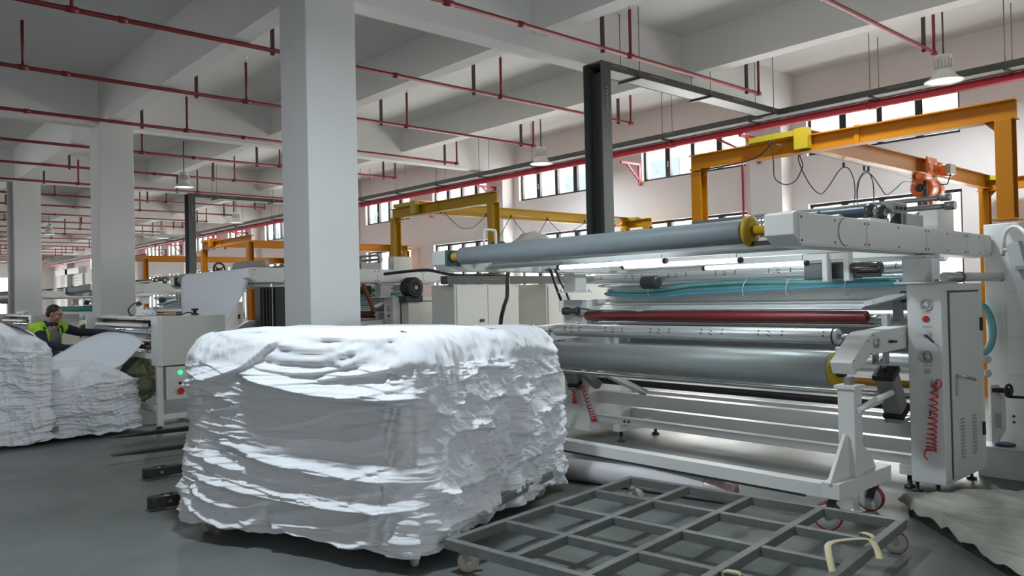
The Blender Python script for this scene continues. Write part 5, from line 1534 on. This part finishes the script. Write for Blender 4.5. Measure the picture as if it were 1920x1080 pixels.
# ------------------------------------------------------------------ things around the second machine
def second_machine_things():
    bm = bmesh.new(); bmesh.ops.create_icosphere(bm, subdivisions=4, radius=1.0)
    for v in bm.verts:
        p = v.co.copy(); k = 1 + 0.25 * nz(p.x * 2, p.y * 2, p.z * 2 + 4) + 0.1 * nz(p.x * 6, p.y * 6, p.z * 6)
        v.co = Vector((p.x * 0.34 * k, p.y * 0.11 * k, max(-0.08, p.z * 0.15 * k)))
    me = bpy.data.meshes.new('cloth_bundle'); bm.to_mesh(me); bm.free()
    me.polygons.foreach_set('use_smooth', [True] * len(me.polygons)); me.materials.append(mat('grey_bundle', (0.33, 0.31, 0.28), 0.9))
    o = bpy.data.objects.new('cloth_bundle', me); COL.objects.link(o); o.location = (5.98, 6.3, 2.20); tag(o, 'grey-brown cloth bundle lying on the far arm of the near machine', 'cloth')
    own(MB().lathe([(0.03, 0), (0.055, 0.01), (0.06, 0.14), (0.04, 0.17)], (5.36, 6.3, 2.19), (1, 0, 0), 16).box(5.40, 5.5, 6.25, 6.35, 2.11, 2.16), 'small_motor', mat('bearing_green', (0.05, 0.09, 0.09), 0.45), 'small dark green motor next to the cloth bundle on the far arm', 'motor')
    own(MB().tube(smooth_path([(5.24, 6.3, 2.11), (5.24, 6.3, 2.33), (5.26, 6.29, 2.36), (5.34, 6.27, 2.355), (5.37, 6.26, 2.33), (5.37, 6.26, 2.11)]), 0.014, 8), 'pipe_hoop', M_WHITE, 'bent white pipe hoop standing on the far arm of the near machine', 'pipe')
    def ecab(x0, x1, y0, y1, h, label, vent):
        t = thing('electric_cabinet', ((x0 + x1) / 2, y0, 0), label, 'cabinet', 'electric cabinets')
        b = MB().box(x0, x1, y0, y1, 0.08, h).build('body', M_CREAM, t, bevel=0.008)
        MB().box(x0 + 0.04, x1 - 0.04, y0 + 0.03, y1 - 0.03, 0, 0.08).build('plinth', M_DARK, t)
        mid = (x0 + x1) / 2 if not vent else x1 - 0.06
        MB().box(x0 + 0.04, mid - 0.006, y0 - 0.012, y0, 0.12, h - 0.05).build('door', M_CREAM, t, bevel=0.004)
        if not vent:
            MB().box(mid + 0.006, x1 - 0.04, y0 - 0.012, y0, 0.12, h - 0.05).build('door', M_CREAM, t, bevel=0.004)
            MB().box(mid - 0.16, mid - 0.08, y0 - 0.03, y0 - 0.012, 1.30, 1.34).build('handle', M_BLACK, t, bevel=0.006)
        else:
            m = MB()
            for k in range(11): m.box(x0 + 0.28, x0 + 0.55, y0 - 0.02, y0 - 0.012, 1.40 + k * 0.024, 1.412 + k * 0.024)
            m.build('vent', M_GREY, t, kind='stuff')
        m = MB()
        for x in (x0 + 0.03, x1 - 0.03, mid): m.cyl((x, y0 - 0.016, h - 0.03), (x, y0 - 0.01, h - 0.03), 0.008, 8)
        m.build('screws', M_DARK, t, kind='stuff')
    ecab(6.69, 7.90, 8.72, 9.26, 1.84, 'cream electric cabinet under the black cable duct, nearest the column', False)
    ecab(8.48, 9.86, 8.72, 9.36, 1.84, 'cream electric cabinet with a vent grille beyond the first cream cabinet', True)
    t = thing('cable_duct', (7.8, 8.8, 1.84), 'black horizontal cable duct lying on top of the cream electric cabinets', 'cable duct')
    MB().box(6.56, 9.9, 8.70, 8.86, 1.845, 1.96).build('duct', M_TRAY, t, bevel=0.004)
    perforations(t, [(7.2, 8.697, 1.91), (8.9, 8.697, 1.91)], (1, 0, 0))
    own(MB().tube(smooth_path([(6.3, 9.9, 2.03), (6.5, 9.5, 2.06), (6.62, 9.2, 2.06), (6.75, 8.9, 1.99), (7.0, 8.82, 1.97), (7.4, 8.78, 1.985), (7.8, 8.8, 1.965)]), 0.022, 8), 'cable', M_BLACK, 'thick black cable sagging onto the black cable duct', 'cable')
    own(MB().tube(smooth_path([(6.24, 7.05, 1.98), (6.22, 7.05, 1.85), (6.2, 7.04, 1.65), (6.1, 7.0, 1.5), (6.0, 6.95, 1.2), (6.0, 6.95, 0.02)]), 0.026, 8), 'cable', M_BLACK, 'black cable hanging straight down in front of the cream electric cabinet', 'cable')
    own(MB().tube(smooth_path([(6.0, 6.1, 1.95), (6.25, 6.3, 1.85), (6.5, 6.5, 1.74), (6.62, 6.55, 1.60)]), 0.018, 8), 'cable', M_BLACK, 'black cable slanting down by the far end of the near machine', 'cable')
    own(MB().tube(smooth_path([(6.08, 6.1, 1.95), (6.33, 6.28, 1.83), (6.6, 6.45, 1.70), (6.7, 6.5, 1.60)]), 0.014, 8), 'cable', M_BLACK, 'thinner black cable beside the slanting cable at the near machine', 'cable')
    t = thing('blower_motor', (6.85, 9.95, 1.68), 'dark ribbed blower motor facing out on top of the second machine cabinet', 'motor')
    m = MB().lathe([(0.13, 0), (0.145, 0.02), (0.145, 0.22), (0.13, 0.24)], (6.85, 9.88, 1.825), (0, 1, 0), 28)
    m.build('housing', M_BLACK, t)
    f = MB()
    for k in range(26):
        a = 2 * pi * k / 26
        f.obox((6.85 + 0.152 * cos(a), 10.0, 1.825 + 0.152 * sin(a)), 0.02, 0.2, 0.006, Matrix.Rotation(-a, 3, 'Y'))
    f.build('fins', M_DARK, t, kind='stuff')
    MB().torus((6.85, 9.88, 1.825), (0, 1, 0), 0.085, 0.012, 24, 6).build('ring', M_DARK, t)
    MB().lathe([(0.03, 0), (0.03, -0.01)], (6.85, 9.88, 1.825), (0, 1, 0), 16).build('hub', M_GREY, t)
    MB().box(6.7, 7.0, 9.92, 10.12, 1.60, 1.70).build('foot', M_DARK, t)
    MB().box(6.75, 6.95, 9.95, 10.08, 0.0, 1.60).build('stand', M_CREAM, t)
    # green hose and red chain guard beside the column
    t = thing('cable_chain', (6.2, 10.3, 1.3), 'rust-red slanted cable chain next to the nearest column', 'cable chain')
    for k in range(9):
        f_ = k / 8
        MB().obox((5.98 + 0.16 * f_, 9.95, 1.86 - 0.36 * f_), 0.055, 0.05, 0.042, Matrix.Rotation(1.1, 3, 'Y')).build('link', mat('rust_red', (0.22, 0.05, 0.025), 0.6), t)
    t = thing('radiator', (4.7, 10.2, 0), 'tall black ribbed box standing under the nose of the second machine arm', 'radiator')
    MB().box(4.45, 4.82, 10.06, 10.24, 1.28, 1.86).build('body', M_BLACK, t, bevel=0.006)
    for k in range(5): MB().box(4.47 + k * 0.045, 4.485 + k * 0.045, 10.03, 10.06, 1.30, 1.84).build('rib', M_BLACK, t)
    MB().box(4.60, 4.61, 10.02, 10.06, 1.2, 1.9).build('edge_strip', M_STEEL, t)
    for x in (4.5, 4.78): MB().box(x - 0.02, x + 0.02, 10.12, 10.16, 0, 1.28).build('leg', M_DARK, t)
    t = thing('handwheel', (5.42, 14.05, 2.1), 'black spoked handwheel on the second machine between the columns', 'handwheel')
    MB().torus((5.42, 13.95, 2.26), (0.25, -1, 0), 0.115, 0.018, 26, 8).build('rim', M_BLACK, t)
    m = MB()
    for a in (0.5, 2.6, 4.7): m.bar((5.42, 13.95, 2.26), (5.42 + 0.11 * cos(a), 13.95 + 0.027 * cos(a), 2.26 + 0.11 * sin(a)), 0.02, 0.02)
    m.build('spokes', M_BLACK, t)
    MB().cyl((5.42, 13.93, 2.26), (5.47, 14.08, 2.26), 0.025, 12).box(5.40, 5.5, 14.03, 14.12, 2.09, 2.28).build('stand', M_DARK, t)
    own(MB().lathe([(0.0, 0), (0.09, 0.0), (0.10, 0.05), (0.09, 0.9), (0.0, 0.9)], (5.35, 13.0, 2.25), (0.1, -1, 0), 18, caps=False), 'fabric_roll', mat('grey_roll_dull', (0.35, 0.35, 0.34), 0.6), 'grey fabric roll lying across the second machine beside the handwheel', 'fabric roll')
    # cylinder lamp housing at the nose of the farthest machine
    t = thing('motor_housing', (3.95, 24.0, 1.9), 'grey cylinder housing at the nose of the farthest machine arm', 'motor')
    MB().lathe([(0.16, 0), (0.18, 0.05), (0.18, 0.9), (0.16, 0.95)], (4.28, 25.35, 1.95), (-0.35, 1, -0.0), 18).build('housing', M_PNEU, t)
    MB().box(4.05, 4.4, 25.9, 26.1, 0.0, 1.9).build('stand', M_PNEU, t)
    t = thing('green_roll', (4.2, 17.4, 0), 'dark green fabric roll on a stand beside the worker\'s head', 'fabric roll')
    MB().cyl((4.34, 17.5, 1.60), (4.34, 21.2, 1.60), 0.06, 14).build('roll', mat('green_fabric', (0.02, 0.20, 0.13), 0.7), t)
    MB().cyl((4.36, 17.3, 1.45), (4.36, 21.4, 1.45), 0.09, 14).build('lower_roll', M_FABRICIN, t)
    for y in (17.35, 21.35): MB().box(4.26, 4.44, y - 0.05, y + 0.05, 0, 1.66).build('stand', M_GREY, t)
    own(MB().prism([(4.2, 1.30), (4.26, 1.30), (4.32, 1.5), (4.30, 1.74), (4.2, 1.74), (4.22, 1.5)], 'y', 16.72, 16.95).box(4.2, 4.3, 16.8, 16.86, 0, 1.32), 'red_cloth', mat('red_cloth', (0.65, 0.03, 0.04), 0.7), 'bright red cloth draped on a post beside the second column', 'cloth')
second_machine_things()

# ------------------------------------------------------------------ the worker
def capsule(m, p0, p1, r0, r1, seg=14):
    p0, p1 = Vector(p0), Vector(p1); L = (p1 - p0).length
    if L < 1e-5: L = 1e-5; p1 = p0 + Vector((0, 0, 1e-5))
    prof = [(max(1e-4, r0 * cos(a)), r0 * sin(a)) for a in [(-pi / 2) + k * pi / 10 for k in range(0, 6)]]
    prof += [(max(1e-4, r1 * cos(a)), L + r1 * sin(a)) for a in [k * pi / 10 for k in range(0, 6)]]
    m.lathe(prof, p0, p1 - p0, seg)
    return m

def ball(m, c, rx, ry, rz, R=None, seg=16, rings=10):
    c = Vector(c); R = R or Matrix.Identity(3); vs = []; fs = []
    for i in range(rings + 1):
        th = -pi / 2 + pi * i / rings
        for j in range(seg):
            a = 2 * pi * j / seg
            vs.append(c + R @ Vector((rx * max(1e-4, cos(th)) * cos(a), ry * max(1e-4, cos(th)) * sin(a), rz * sin(th))))
    for i in range(rings):
        for j in range(seg):
            k = (j + 1) % seg
            fs.append((i * seg + j, i * seg + k, (i + 1) * seg + k, (i + 1) * seg + j))
    fs.append(tuple(range(seg))[::-1]); fs.append(tuple(rings * seg + j for j in range(seg)))
    m.add(vs, fs, True)
    return m

def fuse(o, voxel, smooth=4):
    r = o.modifiers.new('fuse', 'REMESH'); r.mode = 'VOXEL'; r.voxel_size = voxel; r.use_smooth_shade = True
    if smooth:
        s = o.modifiers.new('relax', 'SMOOTH'); s.iterations = smooth; s.factor = 0.5

def worker():
    base = Vector((2.46, 12.85, 0))
    t = thing('person', base, 'worker in a dark jacket with yellow-green shoulders guiding fabric into the feed frame', 'person')
    skin = mat('skin', (0.36, 0.20, 0.13), 0.55)
    navy = mat('navy_cloth', (0.018, 0.022, 0.035), 0.85, bump=0.2, bscale=60)
    hiv = mat('hi_vis_cloth', (0.40, 0.68, 0.03), 0.7)
    sweat = mat('grey_sweater', (0.135, 0.14, 0.125), 0.9, bump=0.3, bscale=90)
    F = Vector((0.60, -0.80, 0)); S = Vector((0.80, 0.60, 0)); U = Vector((0, 0, 1))   # forward, towards his left side, up
    def P(f, s, z): return base + F * f + S * s + U * z
    pel, chest, nb = P(-0.02, 0, 0.92), P(0.04, 0, 1.20), P(0.09, 0, 1.40)
    shL, shR = P(0.06, 0.21, 1.36), P(0.05, -0.21, 1.35)
    # head, turned to his left and bowed
    hc = P(0.15, 0.02, 1.545)
    hf = (Vector((0.80, -0.52, -0.30))).normalized()          # where the face looks
    hs = Vector((0, 0, 1)).cross(hf).normalized(); hu = hf.cross(hs).normalized()
    R = Matrix((hf, hs, hu)).transposed()
    def H(f, s, u): return hc + hf * f + hs * s + hu * u
    b = MB()
    ball(b, H(-0.015, 0, 0.035), 0.098, 0.078, 0.095, R); ball(b, H(0.022, 0, -0.025), 0.068, 0.060, 0.088, R)
    ball(b, H(0.045, 0, -0.088), 0.030, 0.034, 0.026, R)
    capsule(b, H(0.088, 0, 0.012), H(0.106, 0, -0.026), 0.009, 0.014, 10)
    ball(b, H(0.092, 0.014, -0.03), 0.010, 0.009, 0.008, R); ball(b, H(0.092, -0.014, -0.03), 0.010, 0.009, 0.008, R)
    capsule(b, H(0.076, -0.042, 0.034), H(0.076, 0.042, 0.034), 0.014, 0.014, 10)
    ball(b, H(0.085, 0, -0.060), 0.010, 0.024, 0.006, R); ball(b, H(0.082, 0, -0.073), 0.011, 0.021, 0.007, R)
    for s in (-1, 1):
        ball(b, H(-0.010, s * 0.078, -0.005), 0.020, 0.009, 0.034, R); ball(b, H(0.066, s * 0.043, -0.025), 0.02, 0.022, 0.02, R)
    capsule(b, nb - U * 0.03, H(-0.02, 0, -0.06), 0.060, 0.054)
    # torso, legs and arms under the clothes
    capsule(b, pel, chest, 0.135, 0.145, 18); capsule(b, chest, nb - U * 0.05, 0.14, 0.10, 18)
    capsule(b, shL, shR, 0.06, 0.06)
    elL, wrL = P(0.19, 0.44, 1.27), Vector((3.14, 12.36, 1.265))
    elR, wrR = P(0.26, -0.28, 1.12), P(0.46, -0.06, 1.06)
    for sh, el, wr in ((shL, elL, wrL), (shR, elR, wrR)):
        capsule(b, sh, el, 0.052, 0.040); capsule(b, el, wr, 0.040, 0.027)
        d = (wr - el).normalized(); w_ = d.cross(U).normalized(); n_ = w_.cross(d)
        palm = wr + d * 0.05
        b.obox(palm, 0.085, 0.075, 0.026, Matrix((d, w_, n_)).transposed())
        for k, (off, L) in enumerate(((-0.030, 0.066), (-0.010, 0.076), (0.010, 0.070), (0.029, 0.054))):
            q0 = palm + d * 0.035 + w_ * off; q1 = q0 + d * L * 0.5 - n_ * 0.008; q2 = q1 + d * L * 0.42 - n_ * 0.026
            capsule(b, q0, q1, 0.0088, 0.0082, 8); capsule(b, q1, q2, 0.0082, 0.007, 8)
        q0 = palm - d * 0.02 + w_ * -0.03; q1 = q0 - w_ * 0.035 + d * 0.03 - n_ * 0.012; q2 = q1 + d * 0.032 - n_ * 0.008
        capsule(b, q0, q1, 0.012, 0.010, 8); capsule(b, q1, q2, 0.010, 0.008, 8)
    feet = []
    for s in (-1, 1):
        hip, kn, an = P(-0.02, s * 0.095, 0.88), P(0.05 + 0.03 * s, s * 0.11, 0.48), P(-0.02 + 0.06 * s, s * 0.12, 0.09)
        capsule(b, hip, kn, 0.085, 0.058); capsule(b, kn, an, 0.056, 0.038)
        capsule(b, an - U * 0.05 - F * 0.03, an - U * 0.055 + F * 0.14, 0.035, 0.03)
        feet.append((hip, kn, an))
    o = b.build('body', skin, t); fuse(o, 0.006, 3)
    # short black hair
    h = MB(); ball(h, H(-0.026, 0, 0.046), 0.099, 0.083, 0.094, R); ball(h, H(-0.062, 0, -0.008), 0.060, 0.066, 0.060, R)
    o = h.build('hair', mat('black_hair', (0.012, 0.011, 0.011), 0.6), t); fuse(o, 0.007, 2)
    for s in (-1, 1):
        MB().bar(H(0.089, s * 0.017, 0.040), H(0.082, s * 0.05, 0.043), 0.006, 0.007, hf).build('eyebrow', mat('black_hair', (0.012, 0.011, 0.011), 0.6), t)
        e = MB(); ball(e, H(0.079, s * 0.031, 0.014), 0.009, 0.014, 0.007, R, 12, 8); e.build('eye', mat('eye_dark', (0.03, 0.025, 0.022), 0.3), t)
    # sweater
    m = MB(); capsule(m, pel + F * 0.03, chest + F * 0.035, 0.150, 0.150, 18); capsule(m, chest + F * 0.03, nb - U * 0.06, 0.145, 0.095, 18)
    o = m.build('sweater', sweat, t); fuse(o, 0.011, 4)
    # jacket: shell open at the front, sleeves, collar
    m = MB()
    for s in (-1, 1):
        capsule(m, pel + S * s * 0.075 - F * 0.015 - U * 0.05, chest + S * s * 0.095 - F * 0.01, 0.130, 0.128, 18)
        capsule(m, chest + S * s * 0.095 - F * 0.01, (shL if s > 0 else shR) - S * s * 0.05 - U * 0.02, 0.125, 0.085, 18)
    capsule(m, pel - F * 0.07, nb - F * 0.06 - U * 0.04, 0.13, 0.10, 18)
    for sh, el, wr in ((shL, elL, wrL), (shR, elR, wrR)):
        capsule(m, sh, el, 0.078, 0.062); capsule(m, el, wr - (wr - el).normalized() * 0.02, 0.062, 0.045)
    for k in range(10):
        a = 2 * pi * k / 10
        ball(m, nb - U * 0.0 + (-F * cos(a) * 0.075 + S * sin(a) * 0.08) , 0.028, 0.028, 0.045)
    o = m.build('jacket', navy, t); fuse(o, 0.010, 3)
    # yellow-green yoke over both shoulders and stripes down the front edges
    m = MB()
    for s, sh in ((1, shL), (-1, shR)):
        capsule(m, sh - S * s * 0.10 + U * 0.012 - F * 0.02, sh + S * s * 0.035 + U * 0.004, 0.088, 0.082, 16)
        el = elL if s > 0 else elR
        capsule(m, sh, sh + (el - sh) * 0.22, 0.083, 0.078, 16)
    o = m.build('yoke', hiv, t); fuse(o, 0.009, 2)
    for s in (-1, 1):
        pts = [pel + S * s * 0.115 + F * 0.125 + U * 0.02, chest + S * s * 0.115 + F * 0.122 - U * 0.1, chest + S * s * 0.11 + F * 0.122 + U * 0.03, (shL if s > 0 else shR) - S * s * 0.09 + F * 0.085 - U * 0.01]
        m = MB(); pp = smooth_path(pts, 5)
        for a, c in zip(pp, pp[1:]): m.bar(a, c + (c - a) * 0.15, 0.034, 0.016, F)
        m.build('stripe', hiv, t)
    m = MB()
    for hip, kn, an in feet:
        capsule(m, hip, kn, 0.10, 0.076); capsule(m, kn, an, 0.075, 0.062)
    capsule(m, pel - S * 0.05, pel + S * 0.05, 0.125, 0.125)
    o = m.build('trousers', navy, t); fuse(o, 0.012, 3)
    m = MB()
    for hip, kn, an in feet:
        capsule(m, an - U * 0.045 - F * 0.035, an - U * 0.05 + F * 0.15, 0.045, 0.04)
    o = m.build('shoes', M_BLACK, t); fuse(o, 0.008, 2)
worker()
